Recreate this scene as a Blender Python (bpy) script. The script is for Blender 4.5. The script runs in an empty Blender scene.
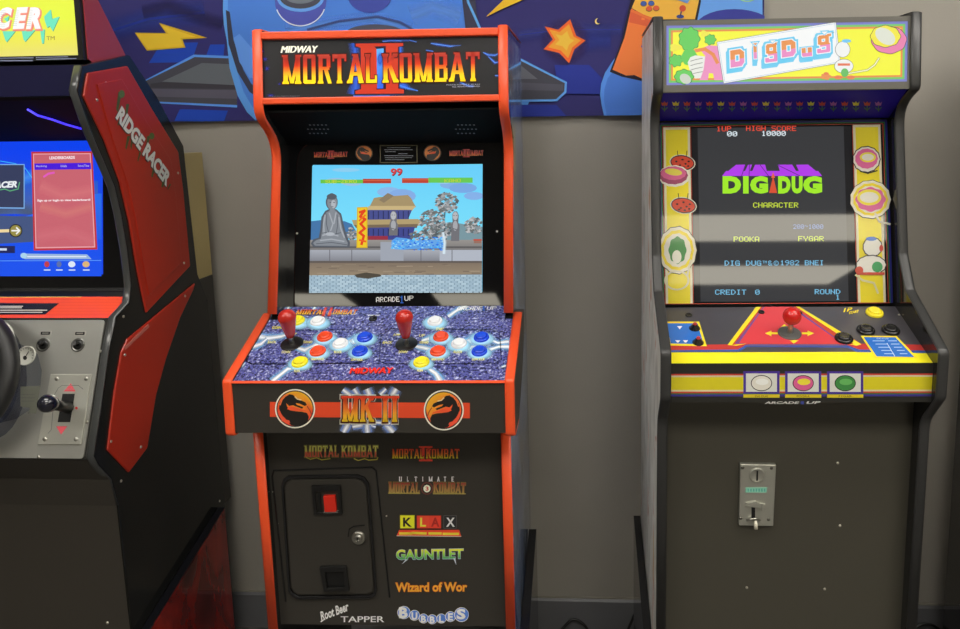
import bpy, bmesh, math, random
from math import sin, cos, pi, hypot, radians, sqrt
from mathutils import Vector, Matrix
random.seed(7)
S = bpy.context.scene
C = S.collection

# ---------------------------------------------------------------- camera
CAM = Vector((0, 0, 1.33)); YAW, PITCH, ROLL = .0529, .1457, -.0137
FPX, CX, CY = 733.4, 561.9, 235.3
_f = Vector((-sin(YAW)*cos(PITCH), cos(YAW)*cos(PITCH), -sin(PITCH)))
_r0 = Vector((cos(YAW), sin(YAW), 0)); _u0 = _r0.cross(_f)
_r = _r0*cos(ROLL) + _u0*sin(ROLL); _u = -_r0*sin(ROLL) + _u0*cos(ROLL)
cd = bpy.data.cameras.new('camera'); co = bpy.data.objects.new('camera', cd); C.objects.link(co)
m = Matrix(((_r.x, _u.x, -_f.x, CAM.x), (_r.y, _u.y, -_f.y, CAM.y), (_r.z, _u.z, -_f.z, CAM.z), (0, 0, 0, 1)))
co.matrix_world = m
cd.sensor_width = 36; cd.sensor_fit = 'HORIZONTAL'; cd.lens = FPX/960*36
cd.shift_x = (480-CX)/960; cd.shift_y = -(314.5-CY)/960
cd.clip_start = .02
S.camera = co
S.view_settings.view_transform = 'Standard'; S.view_settings.look = 'None'
S.view_settings.gamma = 1; S.view_settings.use_curve_mapping = False
S.view_settings.exposure = 0

def lin(c):
    c = c/255
    return c/12.92 if c <= .04045 else ((c+.055)/1.055)**2.4
def L3(c, g=1): return tuple(min(.97, lin(v)*g) for v in c)

# ---------------------------------------------------------------- frames and panels
class Fr:
    """a thing's own frame: origin on the floor, turned about z"""
    def __init__(s, x, y, yaw): s.o = Vector((x, y, 0)); s.c, s.s = cos(yaw), sin(yaw); s.yaw = yaw
    def vin(s, d): return Vector((s.c*d.x+s.s*d.y, -s.s*d.x+s.c*d.y, d.z))
class Panel:
    """a plane in a frame: origin O, axes U, V, outward normal U x V"""
    def __init__(s, fr, O, U, V):
        s.fr, s.O, s.U, s.V = fr, Vector(O), Vector(U).normalized(), Vector(V).normalized()
        s.N = s.U.cross(s.V)
        s.c0 = fr.vin(CAM - fr.o)
    def at(s, px, py):
        d = s.fr.vin(_f*FPX + _r*(px-CX) - _u*(py-CY))
        t = (s.O-s.c0).dot(s.N)/d.dot(s.N)
        q = s.c0 + d*t - s.O
        return (q.dot(s.U), q.dot(s.V))
    def p3(s, uv, h=0): return s.O + s.U*uv[0] + s.V*uv[1] + s.N*h
def front(fr, lo, hi):      # panel spanned by x and the profile line lo -> hi, both (y, z)
    return Panel(fr, (0, lo[0], lo[1]), (1, 0, 0), (0, hi[0]-lo[0], hi[1]-lo[1]))
def crop(x0, y0, s): return lambda p: (x0+p[0]/s, y0+p[1]/s)
ident = lambda p: p

# ---------------------------------------------------------------- materials
MATS = {}
def nt(name):
    m = bpy.data.materials.new(name); m.use_nodes = True
    b = m.node_tree.nodes['Principled BSDF']
    return m, m.node_tree, b
def mat(name, rgb, rough=.5, metal=0, coat=0, g=1, bump=0, bscale=300, spec=.5, mottle=0, trans=0, coatr=.05):
    if name in MATS: return MATS[name]
    m, t, b = nt(name)
    col = L3(rgb, g)+(1,)
    b.inputs['Base Color'].default_value = col
    b.inputs['Roughness'].default_value = rough; b.inputs['Metallic'].default_value = metal
    b.inputs['Coat Weight'].default_value = coat; b.inputs['Coat Roughness'].default_value = coatr
    b.inputs['Specular IOR Level'].default_value = spec
    if trans: b.inputs['Transmission Weight'].default_value = trans
    if bump or mottle:
        tc = t.nodes.new('ShaderNodeTexCoord'); n = t.nodes.new('ShaderNodeTexNoise')
        n.inputs['Scale'].default_value = bscale; n.inputs['Detail'].default_value = 4
        t.links.new(tc.outputs['Object'], n.inputs['Vector'])
        if bump:
            bn = t.nodes.new('ShaderNodeBump'); bn.inputs['Strength'].default_value = bump; bn.inputs['Distance'].default_value = .001
            t.links.new(n.outputs['Fac'], bn.inputs['Height']); t.links.new(bn.outputs['Normal'], b.inputs['Normal'])
        if mottle:
            n2 = t.nodes.new('ShaderNodeTexNoise'); n2.inputs['Scale'].default_value = 3.5; n2.inputs['Detail'].default_value = 5
            t.links.new(tc.outputs['Object'], n2.inputs['Vector'])
            r = t.nodes.new('ShaderNodeValToRGB')
            r.color_ramp.elements[0].position = .3; r.color_ramp.elements[1].position = .7
            r.color_ramp.elements[0].color = tuple(v*(1-mottle) for v in col[:3])+(1,)
            r.color_ramp.elements[1].color = tuple(min(1, v*(1+mottle)) for v in col[:3])+(1,)
            t.links.new(n2.outputs['Fac'], r.inputs['Fac']); t.links.new(r.outputs['Color'], b.inputs['Base Color'])
    MATS[name] = m
    return m
def printed(name, emit=0, rough=.45, coat=0, base=1.0, spec=.5):
    """ink of many colours, read from the mesh's colour attribute; emit > 0 for backlit film and screens"""
    if name in MATS: return MATS[name]
    m, t, b = nt(name)
    a = t.nodes.new('ShaderNodeAttribute'); a.attribute_name = 'ink'
    b.inputs['Roughness'].default_value = rough; b.inputs['Coat Weight'].default_value = coat
    b.inputs['Specular IOR Level'].default_value = spec
    if base == 1: t.links.new(a.outputs['Color'], b.inputs['Base Color'])
    else: b.inputs['Base Color'].default_value = (base, base, base, 1)
    if emit:
        t.links.new(a.outputs['Color'], b.inputs['Emission Color']); b.inputs['Emission Strength'].default_value = emit
    tr = t.nodes.new('ShaderNodeBsdfTransparent'); mx = t.nodes.new('ShaderNodeMixShader')
    t.links.new(a.outputs['Alpha'], mx.inputs['Fac']); t.links.new(tr.outputs[0], mx.inputs[1]); t.links.new(b.outputs[0], mx.inputs[2])
    t.links.new(mx.outputs[0], t.nodes['Material Output'].inputs['Surface'])
    MATS[name] = m
    return m
def noisy(name, stops, scale, rough=.35, coat=0, kind='noise', stretch=(1, 1, 1), detail=6, dist=0):
    if name in MATS: return MATS[name]
    m, t, b = nt(name)
    tc = t.nodes.new('ShaderNodeTexCoord'); mp = t.nodes.new('ShaderNodeMapping'); mp.inputs['Scale'].default_value = stretch
    n = t.nodes.new('ShaderNodeTexNoise'); n.inputs['Scale'].default_value = scale; n.inputs['Detail'].default_value = detail; n.inputs['Distortion'].default_value = dist
    r = t.nodes.new('ShaderNodeValToRGB')
    e = r.color_ramp.elements
    e[0].position, e[0].color = stops[0][0], L3(stops[0][1])+(1,)
    e[1].position, e[1].color = stops[-1][0], L3(stops[-1][1])+(1,)
    for p, c in stops[1:-1]: k = e.new(p); k.color = L3(c)+(1,)
    t.links.new(tc.outputs['Object'], mp.inputs['Vector']); t.links.new(mp.outputs[0], n.inputs['Vector'])
    t.links.new(n.outputs['Fac'], r.inputs['Fac']); t.links.new(r.outputs['Color'], b.inputs['Base Color'])
    b.inputs['Roughness'].default_value = rough; b.inputs['Coat Weight'].default_value = coat
    MATS[name] = m
    return m
def lamp(name, rgb, k):
    m, t, b = nt(name)
    b.inputs['Base Color'].default_value = (.8, .8, .8, 1); b.inputs['Emission Color'].default_value = tuple(rgb)+(1,); b.inputs['Emission Strength'].default_value = k
    return m

# ---------------------------------------------------------------- objects
def meta(o, label=None, cat=None, group=None, kind=None):
    if label: o['label'] = label
    if cat: o['category'] = cat
    if group: o['group'] = group
    if kind: o['kind'] = kind
    return o
def empty(name, fr, label, cat, group=None):
    o = bpy.data.objects.new(name, None); C.objects.link(o); o.empty_display_size = .1
    o.location = fr.o; o.rotation_euler = (0, 0, fr.yaw)
    return meta(o, label, cat, group)
class MB:
    def __init__(s): s.bm = bmesh.new(); s.mats = []
    def mi(s, m):
        if m not in s.mats: s.mats.append(m)
        return s.mats.index(m)
    def face(s, pts, m, smooth=False):
        vs = [s.bm.verts.new(p) for p in pts]
        f = s.bm.faces.new(vs); f.material_index = s.mi(m); f.smooth = smooth; return f
    def prism(s, prof, x0, x1, m, axis=0, mend=None):
        """profile of (y, z) points pushed from x0 to x1"""
        def P(x, p): return (x, p[0], p[1]) if axis == 0 else ((p[0], x, p[1]) if axis == 1 else (p[0], p[1], x))
        a = [s.bm.verts.new(P(x0, p)) for p in prof]; b = [s.bm.verts.new(P(x1, p)) for p in prof]
        n = len(prof); fs = []
        for i in range(n):
            j = (i+1) % n; f = s.bm.faces.new((a[i], a[j], b[j], b[i])); f.material_index = s.mi(m); fs.append(f)
        f = s.bm.faces.new(a[::-1]); f.material_index = s.mi(m); fs.append(f)
        f = s.bm.faces.new(b); f.material_index = s.mi(mend or m); fs.append(f)
        return fs
    def box(s, x0, x1, y0, y1, z0, z1, m): return s.prism([(y0, z0), (y1, z0), (y1, z1), (y0, z1)], x0, x1, m)
    def slab(s, pn, uvs, h0, h1, m, mtop=None):
        """polygon on a panel raised from h0 to h1"""
        a = [s.bm.verts.new(pn.p3(q, h0)) for q in uvs]; b = [s.bm.verts.new(pn.p3(q, h1)) for q in uvs]
        n = len(uvs)
        for i in range(n):
            j = (i+1) % n; f = s.bm.faces.new((a[i], a[j], b[j], b[i])); f.material_index = s.mi(m)
        f = s.bm.faces.new(a[::-1]); f.material_index = s.mi(m)
        f = s.bm.faces.new(b); f.material_index = s.mi(mtop or m)
    def frame(s, pn, outer, inner, h0, h1, m):
        """ring between two polygons of the same length, raised from h0 to h1"""
        n = len(outer)
        ao = [s.bm.verts.new(pn.p3(q, h0)) for q in outer]; bo = [s.bm.verts.new(pn.p3(q, h1)) for q in outer]
        ai = [s.bm.verts.new(pn.p3(q, h0)) for q in inner]; bi = [s.bm.verts.new(pn.p3(q, h1)) for q in inner]
        k = s.mi(m)
        for i in range(n):
            j = (i+1) % n
            for q in ((ao[i], ao[j], bo[j], bo[i]), (bo[i], bo[j], bi[j], bi[i]), (bi[i], bi[j], ai[j], ai[i]), (ai[i], ai[j], ao[j], ao[i])):
                s.bm.faces.new(q).material_index = k
    def lathe(s, pn, uv, prof, m, n=28, sq=(1, 1)):
        """rings (radius, height) round the panel normal at uv"""
        k = s.mi(m); rings = []
        for r, h in prof:
            if r < 1e-6: rings.append([s.bm.verts.new(pn.p3(uv, h))])
            else: rings.append([s.bm.verts.new(pn.p3((uv[0]+r*sq[0]*cos(2*pi*i/n), uv[1]+r*sq[1]*sin(2*pi*i/n)), h)) for i in range(n)])
        for A, B in zip(rings, rings[1:]):
            for i in range(n):
                j = (i+1) % n
                if len(A) == 1 and len(B) == 1: continue
                if len(B) == 1: f = s.bm.faces.new((A[i], A[j], B[0]))
                elif len(A) == 1: f = s.bm.faces.new((A[0], B[j], B[i]))
                else: f = s.bm.faces.new((A[i], A[j], B[j], B[i]))
                f.material_index = k; f.smooth = True
    def tube(s, pts, r, m, n=10, closed=False):
        k = s.mi(m); pts = [Vector(p) for p in pts]; N = len(pts); rings = []; prev = None
        for i, p in enumerate(pts):
            if closed: d = pts[(i+1) % N]-pts[i-1]
            else: d = pts[min(i+1, N-1)]-pts[max(i-1, 0)]
            d.normalize()
            a = (prev - d*prev.dot(d)) if prev is not None else d.orthogonal()
            a.normalize(); prev = a; b = d.cross(a)
            rr = r[i] if isinstance(r, (list, tuple)) else r
            rings.append([s.bm.verts.new(p + a*rr*cos(2*pi*j/n) + b*rr*sin(2*pi*j/n)) for j in range(n)])
        for q in range(N if closed else N-1):
            A, B = rings[q], rings[(q+1) % N]; off = 0
            if closed and q == N-1:
                off = min(range(n), key=lambda o: (A[0].co-B[o].co).length)
            for j in range(n):
                f = s.bm.faces.new((A[j], A[(j+1) % n], B[(j+1+off) % n], B[(j+off) % n])); f.material_index = k; f.smooth = True
        if not closed:
            s.bm.faces.new(rings[0][::-1]).material_index = k; s.bm.faces.new(rings[-1]).material_index = k
    def build(s, name, parent=None, bevel=0, seg=2, label=None, loc=None):
        bmesh.ops.recalc_face_normals(s.bm, faces=s.bm.faces)
        me = bpy.data.meshes.new(name); s.bm.to_mesh(me); s.bm.free()
        for m in s.mats: me.materials.append(m)
        o = bpy.data.objects.new(name, me); C.objects.link(o)
        if parent: o.parent = parent
        if loc: o.location = loc
        if bevel:
            b = o.modifiers.new('bevel', 'BEVEL'); b.width = bevel; b.segments = seg; b.limit_method = 'ANGLE'; b.angle_limit = radians(35)
            b.harden_normals = False
        if label: o['label'] = label
        return o

# ---------------------------------------------------------------- lettering
FONT5 = {'0':'3E5149453E','1':'00427F4000','2':'4261514946','3':'2141454B31','4':'1814127F10','5':'2745454539','6':'3C4A494930','7':'0171090503','8':'3649494936','9':'064949291E',
'A':'7E1111117E','B':'7F49494936','C':'3E41414122','D':'7F4141221C','E':'7F49494941','F':'7F09090901','G':'3E4149497A','H':'7F0808087F','I':'00417F4100','J':'2040413F01','K':'7F08142241',
'L':'7F40404040','M':'7F020C027F','N':'7F0408107F','O':'3E4141413E','P':'7F09090906','Q':'3E4151215E','R':'7F09192946','S':'4649494931','T':'01017F0101','U':'3F4040403F','V':'1F2040201F',
'W':'3F4038403F','X':'6314081463','Y':'0708700807','Z':'6151494543','-':'0808080808',' ':'0000000000','&':'3649552250','~':'0402040804','.':'0060600000',"'":'0000030000'}
def pix_glyphs(txt):
    W = len(txt)*6-1; out = []
    for i, ch in enumerate(txt):
        h = FONT5[ch]
        for c in range(5):
            v = int(h[2*c:2*c+2], 16)
            for r in range(7):
                if v >> r & 1:
                    x0, x1 = (i*6+c)/W, (i*6+c+1.12)/W; y1, y0 = (7-r)/7, (6-r)/7
                    out.append([(x0, y0), (x1, y0), (x1, y1), (x0, y1)])
    return out
# tall serif capitals as convex strokes in a unit box
_S = lambda x0, x1, y0=0, y1=1: [(x0, y0), (x1, y0), (x1, y1), (x0, y1)]
_foot = lambda a, b: [_S(a-.07, b+.07, 0, .055), [(a-.07, .055), (b+.07, .055), (b, .13), (a, .13)]]
_head = lambda a, b: [_S(a-.07, b+.07, .945, 1), [(a, .87), (b, .87), (b+.07, .945), (a-.07, .945)]]
MKG = {
'M': [_S(.07,.3), _S(.7,.93), [(.26,1),(.07,1),(.42,.02),(.55,.02)], [(.74,1),(.93,1),(.6,.02),(.45,.02)]] + _foot(.08,.28)+_foot(.72,.92)+[_S(0,.2,.93,1),_S(.8,1,.93,1)],
'O': [_S(.05,.34,.03,.97), _S(.66,.95,.03,.97), _S(.12,.88,0,.13), _S(.12,.88,.87,1)],
'R': [_S(.1,.38), _S(.66,.92,.55,.95), _S(.3,.85,.86,1), _S(.3,.85,.47,.58), [(.45,.5),(.72,.5),(1,0),(.74,0)]]+_foot(.1,.36)+[_S(.02,.2,.94,1)],
'T': [_S(.36,.64), _S(0,1,.86,1), _S(0,.13,.76,.9), _S(.87,1,.76,.9)]+_foot(.36,.64),
'A': [[(.03,0),(.3,0),(.58,1),(.4,1)], [(.7,0),(1,0),(.66,1),(.42,1)], _S(.25,.8,.26,.38), _S(.3,.66,.94,1)]+_foot(.04,.22)+_foot(.76,.94),
'L': [_S(.12,.42), _S(.12,.95,0,.12), _S(.84,1,0,.26)]+_head(.12,.42),
'K': [_S(.08,.34), [(.3,.42),(.3,.62),(.72,1),(.94,1)], [(.36,.56),(.56,.66),(1,0),(.7,0)]]+_foot(.08,.34)+_head(.08,.34)+_foot(.76,.96)+_head(.74,.92),
'B': [_S(.07,.36), _S(.68,.95,.08,.47), _S(.66,.93,.55,.93), _S(.2,.86,0,.13), _S(.2,.86,.45,.58), _S(.2,.84,.87,1), _S(0,.2,.95,1), _S(0,.2,0,.05)],
'I': [_S(.28,.72)]+_foot(.28,.72)+_head(.28,.72),
'E': [_S(.1,.4), _S(.1,.95,0,.12), _S(.1,.95,.88,1), _S(.1,.8,.45,.56)],
'U': [_S(.08,.36,.05,1), _S(.66,.92,.05,1), _S(.14,.86,0,.14)]+_head(.08,.36)+_head(.68,.9),
'3': [_S(.1,.9,.86,1), _S(.62,.9,.08,.95), _S(.3,.8,.44,.56), _S(.1,.9,0,.14)],
' ': [],
}
MKW = {'M': 1.35, 'O': .95, 'R': 1.0, 'T': .95, 'A': 1.12, 'L': .85, 'K': 1.12, 'B': .98, 'I': .7, ' ': .35, 'E': .85, 'U': 1, '3': .9}
def mk_glyphs(txt, widths=MKW, gap=.03, pad=0):
    tot = sum(widths.get(c, 1) for c in txt); x = 0; out = []
    for ch in txt:
        w = widths.get(ch, 1)
        for q in MKG[ch]:
            cx = sum(p[0] for p in q)/len(q); cy = sum(p[1] for p in q)/len(q)
            g = []
            for a, b in q:
                a = a+(pad if a > cx else -pad); b = b+(pad*.55 if b > cy else -pad*.55)
                g.append(((x+(gap+a*(1-2*gap))*w)/tot, b))
            out.append(g)
        x += w
    return out
_tc = {}
def sans_glyphs(txt, bold=0.0, out=0.0, shear=0.0, space=1.0):
    """filled outlines of Blender's own typeface, scaled to a unit box (box taken without the outline growth)"""
    def get(off):
        key = (txt, round(off, 4), shear, space)
        if key in _tc: return _tc[key]
        cu = bpy.data.curves.new('t', 'FONT'); cu.body = txt; cu.offset = off; cu.shear = shear; cu.space_character = space; cu.resolution_u = 3
        o = bpy.data.objects.new('t', cu); C.objects.link(o); bpy.context.view_layer.update()
        me = o.evaluated_get(bpy.context.evaluated_depsgraph_get()).to_mesh()
        fs = [[(me.vertices[i].co.x, me.vertices[i].co.y) for i in p.vertices] for p in me.polygons]
        bpy.data.objects.remove(o); bpy.data.curves.remove(cu)
        _tc[key] = fs; return fs
    base = get(bold); fs = get(bold+out) if out else base
    xs = [p[0] for f in base for p in f]; ys = [p[1] for f in base for p in f]
    x0, x1, y0, y1 = min(xs), max(xs), min(ys), max(ys)
    return [[((a-x0)/(x1-x0), (b-y0)/(y1-y0)) for a, b in f] for f in fs]
def clip(poly, t, keep_above):
    out = []; n = len(poly)
    for i in range(n):
        a, b = poly[i], poly[(i+1) % n]; ia = (a[1] >= t) == keep_above; ib = (b[1] >= t) == keep_above
        if ia: out.append(a)
        if ia != ib:
            k = (t-a[1])/(b[1]-a[1]); out.append((a[0]+(b[0]-a[0])*k, t))
    return out if len(out) > 2 else None

class Art:
    """flat printing on a panel: coloured polygons in one mesh, each new layer a hair above the last"""
    def __init__(s, pn, cr=ident, h=.0003, step=.00003, gain=1):
        s.pn, s.cr, s.h, s.step, s.gain = pn, cr, h, step, gain; s.F = []
    def uv(s, p): return s.pn.at(*s.cr(p))
    def up(s, n=1): s.h += s.step*n
    def _add(s, uvs, cols, a=1):
        if isinstance(cols[0], (int, float)): cols = [cols]*len(uvs)
        al = a if isinstance(a, (list, tuple)) else [a]*len(uvs)
        s.F.append(([s.pn.p3(q, s.h) for q in uvs], [L3(c, s.gain)+(x,) for c, x in zip(cols, al)]))
    def poly(s, pts, col, a=1): s._add([s.uv(p) for p in pts], col, a); s.up(); return s
    def rect(s, x0, y0, x1, y1, col, a=1): return s.poly([(x0, y1), (x1, y1), (x1, y0), (x0, y0)], col, a)
    def full(s, u0, v0, u1, v1, col): s._add([(u0, v0), (u1, v0), (u1, v1), (u0, v1)], col); s.up()
    def grad(s, pts4, cb, ct): return s.poly(pts4, [cb, cb, ct, ct])     # bottom-left, bottom-right, top-right, top-left
    def ell(s, cx, cy, rx, ry, col, n=28, a0=0, a1=360, rot=0, a=1):
        c, d = cos(radians(rot)), sin(radians(rot)); P = []
        full = (a1-a0) >= 360
        for i in range(n + (0 if full else 1)):
            t = radians(a0+(a1-a0)*i/n); x, y = rx*cos(t), ry*sin(t)
            P.append((cx+x*c-y*d, cy+x*d+y*c))
        return s.poly(P, col, a)
    def ring(s, cx, cy, rx, ry, w, col, n=36, a0=0, a1=360):
        for i in range(n):
            t0, t1 = radians(a0+(a1-a0)*i/n), radians(a0+(a1-a0)*(i+1)/n)
            s._add([s.uv((cx+r*k*cos(t), cy+q*k*sin(t))) for r, q, k, t in ((rx, ry, 1, t0), (rx, ry, 1, t1), (rx-w, ry-w*ry/rx, 1, t1), (rx-w, ry-w*ry/rx, 1, t0))], col)
        s.up(); return s
    def line(s, pts, w, col, a=1, close=False):
        if close: pts = list(pts)+[pts[0]]
        for (x0, y0), (x1, y1) in zip(pts, pts[1:]):
            l = hypot(x1-x0, y1-y0) or 1; nx, ny = -(y1-y0)/l*w/2, (x1-x0)/l*w/2; ex, ey = (x1-x0)/l*w*.3, (y1-y0)/l*w*.3
            s._add([s.uv(p) for p in ((x0-ex+nx, y0-ey+ny), (x1+ex+nx, y1+ey+ny), (x1+ex-nx, y1+ey-ny), (x0-ex-nx, y0-ey-ny))], col, a)
        s.up(); return s
    def glow(s, pts, w, col, core=None, cw=.25, amax=1):
        """soft ribbon: full in the middle, clear at the edges"""
        n = len(pts); L = []; R = []
        for i in range(n):
            a, b = pts[max(i-1, 0)], pts[min(i+1, n-1)]; l = hypot(b[0]-a[0], b[1]-a[1]) or 1
            ww = w[i] if isinstance(w, (list, tuple)) else w
            nx, ny = -(b[1]-a[1])/l*ww/2, (b[0]-a[0])/l*ww/2
            L.append((pts[i][0]+nx, pts[i][1]+ny)); R.append((pts[i][0]-nx, pts[i][1]-ny))
        for i in range(n-1):
            for E in (L, R): s._add([s.uv(p) for p in (pts[i], pts[i+1], E[i+1], E[i])], col, [amax, amax, 0, 0])
        s.up()
        if core: s.glow(pts, [((w[i] if isinstance(w, (list, tuple)) else w)*cw) for i in range(n)], core)
        return s
    def halo(s, cx, cy, rx, ry, col, n=24, inner=.6):
        for i in range(n):
            t0, t1 = 2*pi*i/n, 2*pi*(i+1)/n
            s._add([s.uv((cx+rx*k*cos(t), cy+ry*k*sin(t))) for k, t in ((inner, t0), (inner, t1), (1, t1), (1, t0))], col, [1, 1, 0, 0])
        s._add([s.uv((cx+rx*inner*cos(2*pi*i/n), cy+ry*inner*sin(2*pi*i/n))) for i in range(n)], col)
        s.up(); return s
    def text(s, glyphs, A, B, up, col, stops=None):
        """glyph polygons in the unit box laid from A (bottom left) to B (bottom right) with top left `up` (or a height)"""
        if not isinstance(up, (list, tuple)):
            l = hypot(B[0]-A[0], B[1]-A[1]); up = (A[0]+(B[1]-A[1])/l*up, A[1]-(B[0]-A[0])/l*up)
        a, b, c = s.uv(A), s.uv(B), s.uv(up)
        def M(p): return (a[0]+(b[0]-a[0])*p[0]+(c[0]-a[0])*p[1], a[1]+(b[1]-a[1])*p[0]+(c[1]-a[1])*p[1])
        if stops:
            bands = list(zip(stops, stops[1:]))
            for g in glyphs:
                for (t0, c0), (t1, c1) in bands:
                    q = g
                    if t0 > 0: q = q and clip(q, t0, True)
                    if t1 < 1: q = q and clip(q, t1, False)
                    if q:
                        cs = []
                        for p in q:
                            k = max(0, min(1, (p[1]-t0)/(t1-t0+1e-9))); cs.append(tuple(c0[i]+(c1[i]-c0[i])*k for i in range(3)))
                        s._add([M(p) for p in q], cs)
        else:
            for g in glyphs: s._add([M(p) for p in g], col)
        s.up(); return s
    def build(s, name, parent, m, wave=None, grid=None, label=None, cut=None):
        bm = bmesh.new(); lay = bm.loops.layers.float_color.new('ink')
        for P, cs in s.F:
            try: f = bm.faces.new([bm.verts.new(p) for p in P])
            except ValueError: continue
            f.normal_update()
            for lp, c in zip(f.loops, cs): lp[lay] = c
            if f.normal.dot(s.pn.N) < 0: f.normal_flip()
        for co_, no in (cut or []):
            bmesh.ops.bisect_plane(bm, geom=bm.verts[:]+bm.edges[:]+bm.faces[:], plane_co=co_, plane_no=no, clear_outer=True)
        if grid:
            for ax, vals in grid:
                for v in vals:
                    geo = bm.verts[:]+bm.edges[:]+bm.faces[:]
                    co_ = [0, 0, 0]; co_[ax] = v; no = [0, 0, 0]; no[ax] = 1
                    bmesh.ops.bisect_plane(bm, geom=geo, plane_co=co_, plane_no=no)
        if wave:
            for v in bm.verts: v.co += s.pn.N*wave(v.co)
            for f in bm.faces: f.smooth = True
        me = bpy.data.meshes.new(name); bm.to_mesh(me); bm.free(); me.materials.append(m)
        o = bpy.data.objects.new(name, me); C.objects.link(o)
        if parent: o.parent = parent
        if label: o['label'] = label
        return o

def rounded(x0, y0, x1, y1, r, n=5):
    P = []
    for cx, cy, a in ((x1-r, y1-r, 0), (x0+r, y1-r, 90), (x0+r, y0+r, 180), (x1-r, y0+r, 270)):
        for i in range(n+1):
            t = radians(a+90*i/n); P.append((cx+r*cos(t), cy+r*sin(t)))
    return P
def smooth_path(P, it=2, keep=()):
    """corner cutting of an open path; indices in keep stay sharp (first pass only)"""
    for _ in range(it):
        Q = [P[0]]
        for a, b in zip(P, P[1:]): Q += [(a[0]*.8+b[0]*.2, a[1]*.8+b[1]*.2), (a[0]*.2+b[0]*.8, a[1]*.2+b[1]*.8)]
        Q.append(P[-1]); P = Q
    return P
def round_corner(a, b, c, r, n=5):
    """points replacing b by a short curve between a-b and b-c"""
    A, B, D = Vector(a), Vector(b), Vector(c)
    p = B+(A-B).normalized()*r; q = B+(D-B).normalized()*r; out = []
    for i in range(n+1):
        t = i/n; out.append(tuple(p*(1-t)**2 + B*2*t*(1-t) + q*t*t))
    return out
def path(P, R):
    out = [P[0]]
    for i in range(1, len(P)-1): out += round_corner(P[i-1], P[i], P[i+1], R[i]) if R[i] else [P[i]]
    out.append(P[-1]); return out
def band(mb, P, x0, x1, t, m):
    """edge moulding: strip of thickness t on the outside (front) of an open (y, z) path"""
    n = len(P); Q = []
    for i in range(n):
        a, b = Vector(P[max(i-1, 0)]), Vector(P[min(i+1, n-1)]); d = (b-a).normalized()
        Q.append((P[i][0]+d.y*t, P[i][1]-d.x*t))
    xs = (x0, x0+(x1-x0)*.2, x1-(x1-x0)*.2, x1)
    rows = []
    for i in range(n):
        ins, out = P[i], Q[i]; mid = ((ins[0]*.45+out[0]*.55), (ins[1]*.45+out[1]*.55))
        rows.append([mb.bm.verts.new((xs[0], *ins)), mb.bm.verts.new((xs[0], *mid)), mb.bm.verts.new((xs[1], *out)), mb.bm.verts.new((xs[2], *out)), mb.bm.verts.new((xs[3], *mid)), mb.bm.verts.new((xs[3], *ins))])
    k = mb.mi(m)
    for A, B in zip(rows, rows[1:]):
        for j in range(6):
            f = mb.bm.faces.new((A[j], A[(j+1) % 6], B[(j+1) % 6], B[j])); f.material_index = k; f.smooth = j != 5
    mb.bm.faces.new(rows[0]).material_index = k; mb.bm.faces.new(rows[-1][::-1]).material_index = k
# ================================================================ materials in use
BLACK = mat('black_melamine', (58, 55, 50), .42, g=1, bump=.15, bscale=900, spec=.45)
BLACKG = mat('black_gloss', (22, 22, 24), .18, coat=.4)
BLACKP = mat('black_plastic', (26, 26, 26), .32)
SHADOWBLK = mat('black_interior', (14, 14, 15), .55)
RED = mat('red_moulding', (246, 84, 42), .35, g=1.15)
GREYT = mat('grey_moulding', (56, 56, 56), .35)
STEEL = mat('bright_steel', (200, 198, 190), .28, metal=1)
SCREW = mat('screw_metal', (205, 200, 185), .3, metal=.8)
DARKM = mat('dark_metal', (60, 60, 60), .35, metal=.7)
PRINT = printed('printed_vinyl', rough=.4)
PRINTG = printed('printed_gloss', rough=.2, coat=.3)
LIT = printed('backlit_film', emit=.9, rough=.3, base=.05)
SCREENM = printed('lcd_picture', emit=1.0, rough=.03, base=.01)
BEZ = mat('smoked_bezel', (16, 16, 18), .03, coat=0, spec=.5)

# ================================================================ the room
WY = 1.7787
W0 = Fr(0, 0, 0)
def struct(mb, name, **k): return meta(mb.build(name, **k), kind='structure')
wallm = mat('painted_wall', (168, 163, 154), .6, g=1, bump=.25, bscale=260, mottle=.05)
skirt = mat('skirting_vinyl', (112, 112, 116), .4, mottle=.1)
mb = MB(); mb.box(-4.2, 4.2, WY, WY+.12, 0, 2.7, wallm); struct(mb, 'wall_back')
mb = MB(); mb.box(-4.32, -4.2, -9.5, WY+.12, 0, 2.7, wallm); struct(mb, 'wall_left')
mb = MB(); mb.box(4.2, 4.32, -9.5, WY+.12, 0, 2.7, wallm); struct(mb, 'wall_right')
mb = MB(); mb.box(-4.32, 4.32, -9.62, -9.5, 0, 2.7, wallm); struct(mb, 'wall_front')
mb = MB(); mb.box(-4.32, 4.32, -9.62, WY+.12, -.08, 0, noisy('speckled_floor', [(.35, (70, 68, 66)), (.65, (104, 100, 96))], 30, rough=.5)); struct(mb, 'floor')
mb = MB(); mb.box(-4.32, 4.32, -9.62, WY+.12, 2.7, 2.78, mat('ceiling_tile', (190, 188, 182), .9, bump=.3, bscale=120)); struct(mb, 'ceiling')
mb = MB(); mb.prism([(WY-.008, 0), (WY, 0), (WY, .1), (WY-.003, .1), (WY-.008, .094)], -4.2, 4.2, skirt)
mb.box(-4.2, 4.2, WY-.0035, WY, .1, .1035, mat('caulk_line', (150, 146, 134), .5)); struct(mb, 'baseboard_back')

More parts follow.
